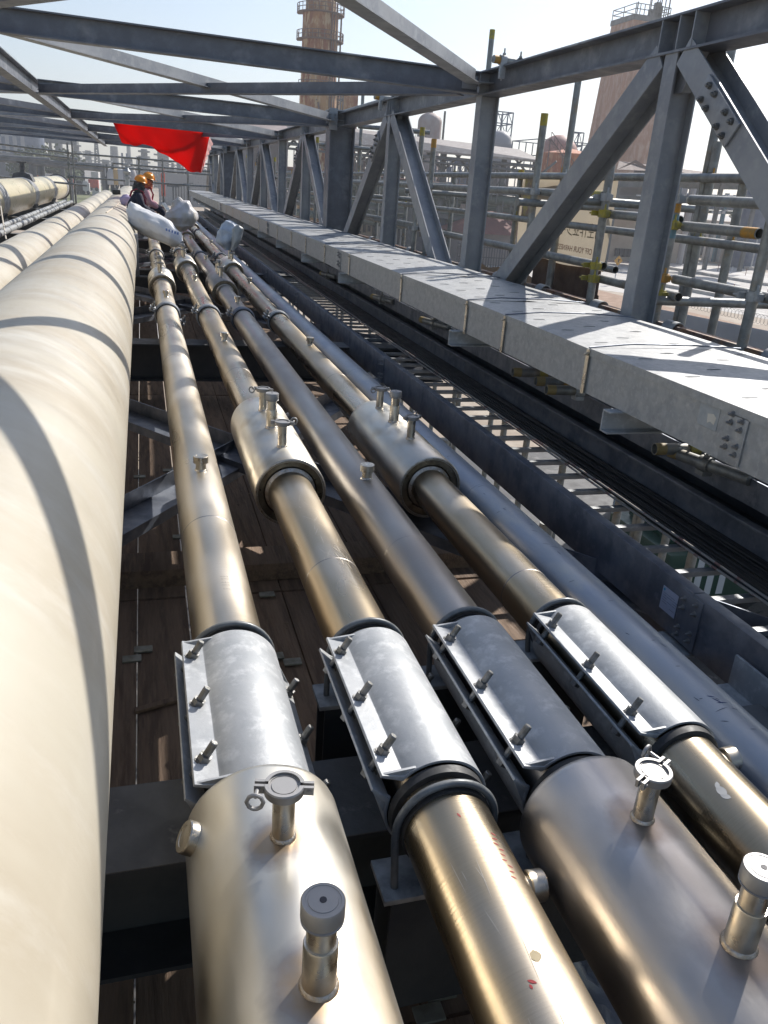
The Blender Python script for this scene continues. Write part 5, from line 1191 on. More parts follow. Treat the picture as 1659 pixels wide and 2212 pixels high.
# gable roof far left
a = at(527, 285, y=100); b = at(532, 254, y=100); c = at(620, 270, y=100)
t = thing('shed', 'small gable-roofed shed peeking over the truss right of the red banner', 'shed', (b.x+3, 100, GZ))
o = MB(); o.add([(a.x, 98, a.z), (b.x+.2, 100, b.z), (a.x+1.6, 108, a.z+.4), (c.x, 98, c.z-1.2), (c.x, 100.5, c.z+.1)], [(0, 1, 2), (0, 3, 4, 1)]); o.build('roof', mat('roof_pink', (.42, .34, .31), .7, 0, var=(.36, .29, .27), scale=1), t, smooth=0)
o = MB(); o.bx(a.x+.5, c.x, 99, 106, GZ, a.z-.2); o.build('wall', M_GREY, t)

# ---- vessel
Y = 135.
c = at(930, 250, y=Y); R1 = (at(955, 260, y=Y)-at(906, 260, y=Y)).length/2; zt = at(930, 243, y=Y).z
t = thing('vessel', 'dome-topped pinkish grey vessel with a small side platform, above the rack roof', 'vessel', (c.x, Y, GZ))
o = MB(); h = zt-GZ; o.lathe((c.x, Y, GZ), (0, 0, 1), [(0, R1), (h-R1*.75, R1)]+[(h-R1*.75+R1*.75*sin(a), R1*cos(a)+.001) for a in [pi/2*i/8 for i in range(1, 9)]], 32); o.build('shell', M_VES, t)
o = MB(); z = at(900, 296, y=Y).z; o.bx(c.x-R1*1.8, c.x-R1*.9, Y-1.2, Y+1.2, z-.1, z); railing(o, [(c.x-R1*1.8, Y-1.2, z), (c.x-R1*.95, Y-1.2, z), (c.x-R1*.95, Y+1.2, z), (c.x-R1*1.8, Y+1.2, z)], 1.1, .04); o.cyl((c.x, Y, zt-.1), (c.x, Y, zt+.5), .35, 12); o.cyl((c.x+R1*1.25, Y, GZ), (c.x+R1*1.25, Y, zt+.4), .18, 10); o.build('platform', M_STRU, t)
# lattice columns right & left of the vessel, domed structure
def ltower(px0, px1, pt, y, lab, m=M_STRU, nx=2, nz=10, r=.07, pb=None):
    r = r*1.5
    a = at(px0, pt, y=y); b_ = at(px1, pt, y=y); zb = GZ if pb is None else at(px0, pb, y=y).z
    o = MB(); lattice(o, a.x, b_.x, y, y+(b_.x-a.x), zb, a.z, nx, nz, r)
    rnd = random.Random(int(px0)); 
    for i in range(10): x = a.x+(b_.x-a.x)*rnd.random(); z = zb+(a.z-zb)*(.3+.7*rnd.random()); o.cyl((x, y+.5, z-.5), (x, y+.5, z+.5), .25+.2*rnd.random(), 6)
    t = thing('pipe_structure', lab, 'structure', ((a.x+b_.x)/2, y, zb)); o.build('frame', m, t); return t, a, b_
ltower(868, 882, 245, 140, 'narrow open steel stair frame left of the dome-topped vessel', nz=14, r=.05)
ltower(1052, 1110, 238, 150, 'open multi-storey steel frame above the pale dome', M_STRB, nx=5, nz=12, r=.06)
ltower(1165, 1290, 300, 132, 'low tangle of pipework frames behind the orange tank', M_STRB, nx=8, nz=7, r=.05)
ltower(1240, 1262, 285, 136, 'taller narrow frame behind the orange tank', M_STRB, nx=2, nz=9, r=.05)
ltower(1500, 1545, 372, 118, 'steel pipe frame under the brown roof, far right', M_STRU, nx=3, nz=6, r=.08)
ltower(960, 1010, 345, 128, 'grey process frame seen under the rack roof', M_STRB, nx=4, nz=8, r=.05)
M_RSTL = mat('rust_steel', (.20, .10, .06), .8, .1, var=(.12, .09, .08), scale=.5)
ltower(742, 800, 330, 150, 'rusty brown process frame just right of the dark truss column', M_RSTL, nx=5, nz=9, r=.09)
ltower(800, 866, 345, 142, 'dark pipework frame between column and first full diagonal', M_STRU, nx=6, nz=8, r=.09)
ltower(890, 960, 352, 138, 'dark brown process frame under the rack roof, left part', M_RSTL, nx=6, nz=8, r=.1)
ltower(1015, 1100, 350, 136, 'dark process frame under the rack roof, right part', M_STRU, nx=7, nz=7, r=.1)
ltower(1290, 1325, 330, 140, 'rusty frame at the left foot of the pink tower', M_RSTL, nx=3, nz=8, r=.09)
for i, (px0, px1, pt, y, lab) in enumerate(((748, 776, 352, 146, 'rusty brown vessel block right of the dark truss column'), (812, 852, 372, 140, 'dark vessel block beneath the rack pipes'), (905, 950, 385, 134, 'rust-brown equipment block under the rack roof'), (1022, 1075, 372, 133, 'dark equipment block above the pale container'))):
    cbox('equipment_block', lab, 'equipment', px0, px1, pt, y, (M_RSTL, M_STRB, M_RSTL, M_STRU)[i], 6)
Y = 146.; c = at(1078, 312, y=Y); R1 = (at(1105, 312, y=Y)-at(1055, 312, y=Y)).length/2
t = thing('dome', 'pale grey dome sitting above the rack roof', 'dome', (c.x, Y, GZ)); o = MB(); h = c.z-GZ
o.lathe((c.x, Y, GZ), (0, 0, 1), [(0, R1*1.1), (h, R1*1.1), (h+.1, R1*1.1), (h+.12, R1)]+[(h+.12+R1*.95*sin(a), R1*cos(a)**.8+.001) for a in [pi/2*i/8*.999 for i in range(1, 9)]], 28); o.build('shell', M_DOME, t)
# ---- orange tank
Y = 118.; c = at(1230, 338, y=Y); R1 = (at(1284, 338, y=Y)-at(1172, 338, y=Y)).length/2
t = thing('storage_tank', 'faded orange storage tank with a slanting stair', 'tank', (c.x, Y, GZ)); o = MB(); h = at(1230, 334, y=Y).z-GZ; o.lathe((c.x, Y, GZ), (0, 0, 1), [(0, R1), (h, R1), (h+.01, R1*.96), (h+R1*.2, .01)], 48); o.build('shell', M_ORAT, t)
o = MB(); p0 = at(1190, 300, y=Y-R1-.4); p1 = at(1243, 372, y=Y-R1-.4)
for dz in (0, .9): o.prof(p0+V((0, 0, dz)), p1+V((0, 0, dz)), [(-.04, -.04), (.04, -.04), (.04, .04), (-.04, .04)])
for i in range(25): q_ = p0.lerp(p1, i/24); o.bx(q_.x-.14, q_.x+.14, q_.y, q_.y+.9, q_.z-.03, q_.z+.03); (o.bx(q_.x-.03, q_.x+.03, q_.y-.03, q_.y+.03, q_.z, q_.z+.9) if i % 3 == 0 else None)
for i in (0, 12, 24): q_ = p0.lerp(p1, i/24); o.bx(q_.x-.06, q_.x+.06, q_.y, q_.y+.12, GZ, q_.z)
o.build('stair', M_ROOB, t)
c2 = at(1206, 325, y=130); o = MB(); h = c2.z-GZ; R2 = 3.3; o.lathe((c2.x, 130, GZ), (0, 0, 1), [(0, R2), (h-R2*.3, R2)]+[(h-R2*.3+R2*sin(a), R2*cos(a)+.001) for a in [pi/2*i/8 for i in range(1, 9)]], 28)
t = thing('storage_tank', 'round-topped reddish tank behind the orange one', 'tank', (c2.x, 130, GZ)); o.build('shell', mat('red_dome', (.36, .16, .12), .6, 0, var=(.42, .22, .18), scale=1), t)
# ---- prill tower
Y = 150.
pl, pr = at(1376, 40, y=Y), at(1452, 40, y=Y); bl, br = at(1318, 372, y=Y), at(1462, 390, y=Y)
t = thing('concrete_tower', 'tall tapering pink concrete tower with a railed top platform, behind the nearest post', 'tower', ((bl.x+br.x)/2, Y, GZ))
o = MB(); dpt = br.x-bl.x; zt = pl.z; 
bx0, bx1 = bl.x-(pl.x-bl.x)*.3*0-.6, br.x+.2
vs = [(bx0-.4, Y, GZ), (bx1+.3, Y, GZ), (bx1+.3, Y+11, GZ), (bx0-.4, Y+11, GZ), (pl.x, Y+1, zt), (pr.x, Y+1, zt), (pr.x, Y+9, zt), (pl.x, Y+9, zt)]
o.add(vs, [(3, 2, 1, 0), (4, 5, 6, 7), (0, 1, 5, 4), (1, 2, 6, 5), (2, 3, 7, 6), (3, 0, 4, 7)]); o.build('shaft', M_PINK2, t, smooth=0)
o = MB(); o.bx(pl.x-.2, pr.x+.2, Y+.8, Y+9.1, zt, zt+.9); railing(o, [(pl.x+(pr.x-pl.x)*q_/8, Y+.9, zt+.9) for q_ in range(9)]+[(pr.x, Y+5, zt+.9), (pr.x, Y+9, zt+.9), (pl.x, Y+9, zt+.9), (pl.x, Y+5, zt+.9)], 1.7, .06)
rnd = random.Random(2)
for i in range(9): x = pl.x+(pr.x-pl.x)*rnd.random(); o.bx(x-.08, x+.08, Y+1, Y+1.16, zt+.9, zt+2.6+3.2*rnd.random())
for i in range(5): x = pl.x+(pr.x-pl.x)*(.5+.4*rnd.random()); o.bx(x-.5, x+.5, Y+1, Y+2, zt+.9, zt+2+1.4*rnd.random())
o.build('top_platform', M_STRU, t)
o = MB(); m_ = at(1398, 300, y=Y); w0 = at(1413, 212, y=Y-.5); o.bx(w0.x-1.3, w0.x+2.2, Y-.5, Y+2, w0.z-1.6, w0.z+1.6); o.build('side_cabin', M_BEIG, t)
o = MB(); o.bx(pl.x+2.8, pl.x+2.9, Y+1, Y+1.1, zt, zt+7); o.add([(pl.x+2.9, Y+1, zt+7), (pl.x+5.0, Y+1, zt+6.7), (pl.x+2.9, Y+1, zt+6.2), (pl.x+2.9, Y+1.08, zt+7), (pl.x+5.0, Y+1.08, zt+6.7), (pl.x+2.9, Y+1.08, zt+6.2)], [(0, 1, 2), (5, 4, 3)]); o.build('windsock', M_ROOB, t)

# ---- shed with brown roof, right
Y = 108.
a, b_, c = at(1325, 366, y=Y), at(1362, 347, y=Y), at(1402, 366, y=Y)
t = thing('roofed_shed', 'brown-roofed open shed in front of the pink tower, its roof running off to the right', 'shed', (b_.x, Y, GZ))
o = MB(); rr = at(1700, 388, y=Y-8); rl = at(1700, 412, y=Y-14)
o.add([(a.x, Y-1, a.z), (b_.x, Y+3, b_.z), (rr.x, rr.y+5, rr.z), (c.x, Y-1, c.z-.2), (rl.x, rl.y, rl.z-.1)], [(0, 3, 1), (1, 3, 4, 2)]); o.add([(a.x-.1, Y-1.1, a.z-.05), (b_.x, Y-1.3, b_.z+.1), (c.x, Y-1.1, c.z-.2), (b_.x, Y-1.1, b_.z-.35)], [(0, 3, 1), (1, 3, 2)])
o.build('roof', M_ROOB, t, smooth=0)
o = MB()
for px in (1335, 1400, 1470, 1560, 1640): p = at(px, 395, y=Y); o.bx(p.x-.26, p.x+.26, Y-.26, Y+.26, GZ, p.z+(0 if px > 1500 else .3))
p0, p1 = at(1335, 396, y=Y), at(1680, 405, y=Y); o.prof(p0, p1, ipoly(.9, .5, .1, .1)); o.prof(p0-V((0, 0, 2.0)), p1-V((0, 0, 2.0)), ipoly(.7, .5, .1, .1)); o.build('frame', M_STRU, t)
t, *_ = cbox('wall_block', 'grey-brown blank wall below the brown-roofed shed', 'building', 1312, 1470, 388, 110, M_GREY, 6, zb=at(1400, 470, y=110).z, top=at(1400, 402, y=110).z)
t = thing('truck', 'dark truck parked on the deck below the brown roof', 'truck', (at(1425, 390, y=109).x, 109, at(1425, 402, y=109).z)); q = at(1425, 402, y=109)
o = MB(); o.bx(q.x-3.0, q.x+2.6, 110, 112, q.z+.5, q.z+1.3); o.bx(q.x-2.8, q.x-.9, 110, 112, q.z+1.3, q.z+2.2); o.build('body', M_GLAS, t, bevel=.08)
for dx in (-2, 1.7):
    o = MB(); o.cyl((q.x+dx, 109.6, q.z+.55), (q.x+dx, 110.2, q.z+.55), .55, 18); o.build('wheel', M_RUB, t)
t, *_ = cbox('block_house', 'low beige block house between the nearest post and the blue-topped scaffold tube', 'building', 1442, 1490, 496, 118, M_BEIG, 6)
t, *_ = cbox('panel_building', 'pink-beige panelled building behind the road sign', 'building', 1316, 1420, 462, 118, M_BEIG, 5)
o = MB(); q = at(1340, 520, y=65.9)
o = MB(); a = at(1330, 536, y=117.9); b_ = at(1375, 556, y=117.9); o.bx(a.x, b_.x, 117.85, 117.95, b_.z, a.z)
for i in range(6): x = a.x+(b_.x-a.x)*i/5; o.bx(x-.08, x+.08, 117.7, 117.85, b_.z, a.z)
o.build('barred_window', M_GLAS, t)
t, x0, x1, zt = cbox('workshop', 'beige workshop with a row of open bays in the right background', 'building', 1480, 1700, 470, 140, M_BEIG, 8, top=at(1590, 480, y=140).z)
for i in range(7):
    px = 1495+i*26; p = at(px, 500, y=139.9); o = MB(); o.bx(p.x-1.0, p.x+.7, 139.8, 139.95, GZ+.3, GZ+4); o.build('bay_opening', M_GLAS if i % 3 else M_STRB, t)
t, *_ = cbox('cabin', 'white cabin with a small blue and orange sign, right of the workshop bays', 'building', 1570, 1608, 486, 126, M_WHT, 5)
for dz, m_, w_ in ((2.2, M_STRB, .5), (.9, M_ORA, .5)):
    p = at(1592, 500, y=125.9); o = MB(); o.bx(p.x-.5, p.x+.5, 125.8, 125.95, GZ+dz*1.3+.6, GZ+dz*1.3+1.4); o.build('sign_plate', m_, t)
t, *_ = cbox('gate_house', 'beige gate house at the right edge with a yellow side strip', 'building', 1622, 1700, 500, 118, M_BEIG, 6)
p = at(1624, 500, y=117.9); o = MB(); o.bx(p.x, p.x+1.6, 117.8, 117.95, GZ, p.z); o.build('yellow_strip', mat('yellow_wall', (.52, .40, .16), .8), t)
# blue-grey pipe rack on the right
Y = 126.; t = thing('pipe_rack', 'blue-posted pipe rack full of pipes in the right background', 'pipe rack', (at(1580, 430, y=Y).x, Y, GZ))
for i, py in enumerate((428, 436, 444, 452, 462)):
    o = MB(); a, b_ = at(1470, py-8, y=Y+i*.5), at(1720, py+4, y=Y+i*.5); o.cyl(a, b_, .28+.16*(i % 2), 10); o.build('rack_pipe', (M_STRB, M_GPIP, M_STRU)[i % 3], t)
for px in (1505, 1530, 1582, 1640):
    p = at(px, 418, y=Y); o = MB(); o.bx(p.x-.3, p.x+.3, Y+1, Y+1.5, GZ, p.z); o.build('column', mat('teal_post', (.05, .16, .22), .6), t)
o = MB(); rnd = random.Random(6)
for i in range(26):
    p = at(1480+rnd.random()*180, 425+rnd.random()*40, y=Y-.5); o.bx(p.x-.2, p.x+.2+rnd.random()*1., Y-.5, Y-.3, p.z, p.z+.25+rnd.random()*.6)
tag(o.build('small_piping', M_WHT, t), kind='stuff')
c = at(1495, 404, y=116); o = MB(); o.tube([(c.x-1.3, 116, c.z-2.5), (c.x-1.2, 116, c.z+.2), (c.x-.6, 116, c.z+1.0), (c.x+.3, 116, c.z+.3), (c.x+.4, 116, c.z-14)], .5, 10)
tag(o.build('bent_duct', M_DOME), 'grey swan-neck duct standing under the brown roof', 'duct')
p = at(1645, 400, y=116); o = MB(); o.cyl((p.x, 116, GZ), (p.x, 116, p.z+.3), 2.0, 20); tag(o.build('silo', M_STRB), 'dark steel silo at the right edge under the brown roof', 'silo')

# road sign, lamp posts, bollards
p = at(1335, 563, y=80); t = thing('road_sign', 'orange diamond warning sign on a thin post', 'road sign', (p.x, 80, GZ)); 
o = MB(); o.cyl((p.x, 80, GZ), (p.x, 80, p.z+.4), .06, 8); o.build('post', M_HOAR, t); o = MB(); o.box((p.x, 79.92, p.z), (.75, .03, .75), Matrix.Rotation(pi/4, 3, 'Y')); o.build('plate', M_ORA, t)
q = MB(); q.box((p.x, 79.895, p.z), (.10, .01, .34)); q.box((p.x+.1, 79.895, p.z+.1), (.2, .01, .07)); q.build('symbol', M_INK, t)
for i, (px, pt, y) in enumerate(((1410, 432, 105), (1512, 440, 96), (1640, 500, 112))):
    p = at(px, pt, y=y); t = thing('street_lamp', ('slim lamp post left of the nearest post', 'slim lamp post on a concrete foot in the sandy yard', 'lamp post by the gate house')[i], 'street lamp', (p.x, y, GZ)); o = MB(); o.cyl((p.x, y, GZ), (p.x, y, p.z), .12, 8, r2=.08); o.build('pole', M_HOAR, t)
    o = MB(); o.prof((p.x, y, p.z), (p.x-1.7, y, p.z+.4), [(-.08, -.07), (.08, -.07), (.08, .07), (-.08, .07)]); o.box((p.x-2.1, y, p.z+.45), (1.1, .35, .16)); o.build('head', M_WHT, t)
    o = MB(); o.box((p.x, y, GZ+.25), (1.6, 1.2, .5)); o.build('foot', M_CONC, t)
k = 0
for (u0, v0, u1, v1, n) in ((1400, 563, 1640, 600, 9), (1400, 604, 1655, 645, 8), (1430, 572, 1500, 565, 3)):
    for i in range(n):
        gx, gy = G(u0+(u1-u0)*i/(n-1), v0+(v1-v0)*i/(n-1)); o = MB(); o.cyl((gx, gy, GZ), (gx, gy, GZ+.95), .045, 8); o.cyl((gx, gy, GZ+.75), (gx, gy, GZ+.98), .06, 8)
        tag(o.build('barrier_post', M_RPNT if i % 2 else M_HOAR), 'short red-and-grey chain post in the pale yard at the right', 'post', 'chain posts in the pale yard')
for (u0, v0, u1, v1, lab) in ((1395, 573, 1659, 618, 'farther long low concrete kerb in the pale yard'), (1395, 612, 1659, 662, 'nearer long low concrete kerb in the pale yard')):
    a, b_ = G(u0, v0), G(u1, v1); o = MB(); o.prof((*a, GZ), (*b_, GZ), [(-.3, 0), (.3, 0), (.3, .35), (-.3, .35)]); tag(o.build('kerb_wall', M_CONC), lab, 'kerb')
for i, (px, py) in enumerate(((1490, 628), (1560, 635), (1610, 560))):
    gx, gy = G(px, py); o = MB(); o.bx(gx-.8, gx+.8, gy, gy+1, GZ, GZ+.55); o.bx(gx-.5, gx+.5, gy+.2, gy+.8, GZ+.55, GZ+.75); tag(o.build('concrete_block', M_CONC, bevel=.04), ('concrete block in the sand, left one', 'concrete block in the sand beside the nearer kerb', 'flat concrete block near the workshop')[i], 'block')
# razor wire fence in front of the yard
o = MB(); a, b_ = G(1400, 668), G(1700, 742); a = V((*a, GZ+1.2)); b_ = V((*b_, GZ+1.2)); n = 420; pts = []
for i in range(n+1):
    u = i/n; c = a.lerp(b_, u); an = u*2*pi*42; pts.append(c+V((0, .35*cos(an), .35*sin(an))))
o.tube(pts, .012, 4); tag(o.build('razor_wire', M_STRU), 'coil of razor wire between the brown road and the pale yard', 'wire')
# white corrugated hoarding
a = at(1405, 664, y=18.5); b_ = at(1760, 735, y=11.5)
o = MB(); n = 150; d = (b_-a); nrm = V((d.y, -d.x, 0)).normalized(); vs = []
for i in range(n+1):
    p = a+d*(i/n)+nrm*(.035 if i % 2 else -.035); zt_ = (a+d*(i/n)).z; vs += [(p.x, p.y, zt_), (p.x, p.y, GZ)]
o.add(vs, [(2*i, 2*i+1, 2*i+3, 2*i+2) for i in range(n)]); tag(o.build('hoarding', M_HOAR, smooth=0), 'pale corrugated metal hoarding at the right edge below the scaffold', 'fence')
# middle distance behind scaffold: containers, red roofed hut, machines
t, *_ = cbox('container', 'pale container with ventilators in the middle distance', 'container', 1012, 1098, 392, 112, M_WHT, 4, top=at(1050, 404, y=112).z)
for i in range(4): p = at(1022+i*14, 428, y=111.9); o = MB(); o.bx(p.x-.4, p.x+.4, 111.6, 111.95, p.z-.45, p.z+.45); o.build('ventilator', M_DOME, t, bevel=.03)
t, x0, x1, zt = cbox('low_wall_block', 'pinkish low building right of the middle scaffold posts', 'building', 1000, 1130, 432, 104, mat('pink_wall', (.42, .34, .31), .85), 3, top=at(1050, 444, y=104).z)
p = at(1010, 500, y=96); t = thing('hut', 'dark red hipped-roof hut behind a black fence', 'hut', (p.x+2, 96, GZ)); a, b_ = at(1000, 503, y=96), at(1120, 510, y=96); r0, r1 = at(1050, 455, y=101), at(1130, 462, y=101)
o = MB(); o.add([(a.x, 96, a.z), (b_.x+3, 96, b_.z), (r1.x+1, 101, r1.z), (r0.x, 101, r0.z), (a.x, 106, a.z)], [(0, 1, 2, 3), (0, 3, 4)]); o.build('roof', mat('red_roof', (.22, .085, .07), .8, 0, var=(.18, .07, .06), scale=1), t, smooth=0)
o = MB(); o.bx(a.x+.5, b_.x+3, 97, 104, GZ, a.z-.02); o.build('wall', M_GREY, t)
o = MB(); f0, f1 = at(990, 528, y=90), at(1130, 548, y=90)
for i in range(26):
    x = f0.x+(f1.x-f0.x)*i/25; o.bx(x-.05, x+.05, 90, 90.1, GZ, GZ+3)
for z in (.3, 1.4, 2.5): o.bx(f0.x, f1.x, 90.0, 90.08, GZ+z, GZ+z+.12)
tag(o.build('bar_fence', M_GLAS), 'black bar fence in front of the dark red hut', 'fence')
rnd = random.Random(14)
for i, (px0, px1, pt, y, m_, lab) in enumerate(((880, 950, 430, 112, M_STRB, 'large dark blue machine housing behind the scaffold'), (940, 985, 470, 106, M_STRB, 'smaller blue machine block right of the large housing'), (770, 830, 450, 118, M_BEIG, 'peach-coloured wall block near the dark column'), (830, 880, 475, 112, M_WHT, 'pale box building left of the blue machine'), (720, 770, 420, 125, M_SHED, 'grey block seen between column and diagonal'), (988, 993, 520, 100, M_BEIG, 'small tan post box beside the blue machine'))):
    t, x0, x1, zt = cbox('machine_housing' if i < 2 else 'block', lab, 'building' if i > 1 else 'machine', px0, px1, pt, y, m_, 3)
    o = MB()
    for k in range(5):
        x = x0+(x1-x0)*(.1+.17*k); o.bx(x, x+(x1-x0)*.1, y-.12, y-.02, GZ+1+(k % 3), GZ+2.2+(k % 2)*1.5)
    o.build('panel', M_GLAS if i != 5 else M_ORA, t)
t = thing('pump_skid', 'grey pump frame with pipes below the green rack pipes', 'equipment', (at(860, 430, y=120).x, 120, GZ)); o = MB()
a, b_ = at(770, 400, y=120), at(1000, 440, y=120); lattice(o, a.x, b_.x, 120, 125, GZ, at(860, 405, y=120).z, 12, 5, .11)
for i in range(70):
    x = a.x+(b_.x-a.x)*rnd.random(); z = GZ+rnd.random()*11; o.cyl((x, 119, z), (x+rnd.uniform(-2.5, 2.5), 119.3, z+rnd.uniform(-1, 2.4)), .12+.25*rnd.random(), 7)
o.build('frame', M_STRU, t)
# machine and clutter below the ladder
q = at(1500, 1190, z=GZ+1.4)
t = thing('roller_machine', 'dark green wheeled machine with white stripes parked on the ground below the cable ladder', 'machine', (q.x, q.y, GZ))
o = MB(); o.bx(q.x-1.6, q.x+2.4, q.y-1.3, q.y+.9, GZ+.9, GZ+2.0); o.bx(q.x-1.3, q.x+.2, q.y-.8, q.y+.7, GZ+2.0, GZ+2.5); o.build('body', mat('dark_green', (.006, .045, .028), .4, .1), t, bevel=.06)
for i in range(3):
    for yy in (-.75, .15):
        o = MB(); o.bx(q.x-.95+.28*i, q.x-.80+.28*i, q.y+yy-.45, q.y+yy+.35, GZ+2.502, GZ+2.506) if yy > 0 else o.bx(q.x-.95+.28*i, q.x-.8+.28*i, q.y-1.306, q.y-1.302, GZ+1.1, GZ+1.9); o.build('stripe', M_WHT, t)
for dx in (-1.1, -.2, .7, 1.6):
    o = MB(); o.cyl((q.x+dx, q.y-1.45, GZ+.5), (q.x+dx, q.y-1.15, GZ+.5), .45, 20); o.cyl((q.x+dx, q.y-1.48, GZ+.5), (q.x+dx, q.y-1.44, GZ+.5), .2, 14); o.build('wheel', M_RUB, t)
# slanted props under the ladder and black wire bundles
for i, (x, y) in enumerate(((2.2, 2.0), (2.3, 3.0), (2.35, 4.2), (2.3, 6.0), (2.4, 7.7))):
    o = MB(); o.cyl((x, y, -8), (x+.05, y, -1.9), .045, 12); o.cyl((x-.1, y+.3, -2.6), (x-1.2, y-.5, -4.2), .035, 10); tag(o.build('prop', M_TUBG), '%s standing tube prop below the cable ladder, with a slanting brace' % ords[i], 'prop')
    o = MB(); rnd = random.Random(i)
    for k in range(9): o.tube([(x+.12+rnd.uniform(-.05, .05), y-.05, -2.1), (x+.12+rnd.uniform(-.22, .22), y+rnd.uniform(-.2, .2), -2.6), (x+.12+rnd.uniform(-.3, .3), y+rnd.uniform(-.25, .25), -3.0)], .006, 4)
    tag(o.build('wire_bunch', M_CABK), '%s bunch of loose black tie wires hanging below the cable ladder' % ords[i], 'wires')

# ---- left background
Y = 290.; t, x0, x1, zt = cbox('grey_shed', 'long low grey shed with a dark doorway in the left background', 'shed', 104, 182, 366, Y, M_SHED, 70, top=at(150, 364, y=Y).z)
o = MB(); a, b_ = at(140, 388, y=Y), at(152, 404, y=Y); o.bx(a.x, b_.x, Y-.4, Y-.05, GZ+.2, at(146, 384, y=Y).z); o.build('doorway', M_GLAS, t)
a = at(100, 362, y=Y+15); b_ = at(190, 370, y=Y+15)
t, *_ = cbox('white_cabin', 'white cabin at the right end of the grey shed', 'cabin', 196, 212, 371, 280, M_WHT, 12)
t, x0, x1, zt = cbox('grey_building', 'big grey hall at the left edge with a pale doorway block', 'building', -20, 58, 325, 310, M_SHED, 40, top=at(10, 330, y=310).z)
o = MB(); a, b_ = at(11, 348, y=309), at(24, 368, y=309); o.bx(a.x, b_.x, 309, 309.8, b_.z, a.z); o.build('pale_block', M_WHT, t)
# silo block with columns
Y = 380.; t, x0, x1, zt = cbox('silo_plant', 'hazy block of tall blue-grey silos with a sloping pinkish roof, far left', 'plant', -40, 62, 300, Y, M_SHED, 40, top=at(30, 322, y=Y).z)
for i in range(9):
    p = at(-4+8.2*i, 296, y=Y-4); o = MB(); o.cyl((p.x, Y-6, GZ), (p.x, Y-6, p.z+(4 if i % 3 == 0 else 0)), 6, 16); o.build('silo', (M_STRB, M_DOME)[i % 2], t)
a, b_, c = at(52, 300, y=Y-9), at(74, 302, y=Y-9), at(84, 336, y=Y-9)
o = MB(); o.prof((0, Y-9, 0), (0, Y+10, 0), [(a.x, a.z), (b_.x, b_.z), (c.x, c.z), (c.x, GZ), (a.x, GZ)]); o.build('sloping_hall', mat('pink_hall', (.40, .30, .30), .8), t, smooth=0)
o = MB(); p = at(34, 290, y=Y-4)
lattice(o, p.x-20, p.x+22, Y, Y+10, at(34, 300, y=Y).z, at(34, 284, y=Y).z, 12, 3, .35)
o.build('roof_frames', M_STRU, t)
def stack(px, pt, y, r, lab, m=M_STRU, taper=.8, bands=0):
    p = at(px, pt, y=y); t = thing('stack', lab, 'stack', (p.x, y, GZ)); o = MB(); o.cyl((p.x, y, GZ), (p.x, y, p.z), r, 12, r2=r*taper); o.build('shaft', m, t)
    if bands:
        o = MB()
        for k in range(bands): z = p.z-(p.z-GZ)*(.06+.13*k); o.cyl((p.x, y, z-.4), (p.x, y, z+.4), r*1.5, 12)
        o.build('gallery', M_STRU, t)
stack(126, 303, 420, 2.0, 'slender far stack left of the scaffold end posts'); stack(190, 325, 560, 2.2, 'banded stack in the haze left of the lattice mast', bands=4); stack(163, 295, 460, 1.6, 'far stack just left of the tall end posts', bands=4)
stack(246, 316, 520, 2.6, 'plain short chimney in the haze, centre left'); stack(311, 322, 420, 1.8, 'banded column in the haze below the red banner', bands=5); stack(277, 306, 620, 1.6, 'thin far pole-like stack under the beams')
stack(300, 338, 640, 2.5, 'small plain stack far off under the beams'); stack(228, 345, 500, 2.4, 'stubby far column right of the lattice mast', bands=2); stack(176, 345, 480, 2., 'stubby far column beside the tall end posts', bands=2); stack(351, 300, 480, 3.2, 'dark banded tower beneath the red banner', bands=5)
for px0, px1, pt, pb, y, lab in ((105, 111, 308, 345, 400, 'tapering lattice mast left of the slender far stack'), (202, 212, 305, 350, 430, 'tall lattice mast in the haze, centre left')):
    a, b_ = at(px0, pt, y=y), at(px1, pt, y=y); cx_ = (a.x+b_.x)/2; o = MB(); w0 = (b_.x-a.x)*.8; H_ = a.z-GZ; n = 9
    for i in range(n):
        z0, z1 = GZ+H_*i/n, GZ+H_*(i+1)/n; wa, wb = w0*(1-.75*i/n), w0*(1-.75*(i+1)/n)
        for s_ in (-1, 1):
            o.prof((cx_+s_*wa, y, z0), (cx_+s_*wb, y, z1), [(-.3, -.3), (.3, -.3), (.3, .3), (-.3, .3)]); o.prof((cx_+s_*wa, y, z0), (cx_-s_*wb, y, z1), [(-.18, -.18), (.18, -.18), (.18, .18), (-.18, .18)])
            o.prof((cx_+s_*wa, y+2*wa, z0), (cx_+s_*wb, y+2*wb, z1), [(-.3, -.3), (.3, -.3), (.3, .3), (-.3, .3)])
        o.bx(cx_-wb, cx_+wb, y-.2, y+.2, z1-.2, z1+.2)
    tag(o.build('lattice_mast', M_STRU), lab, 'mast')
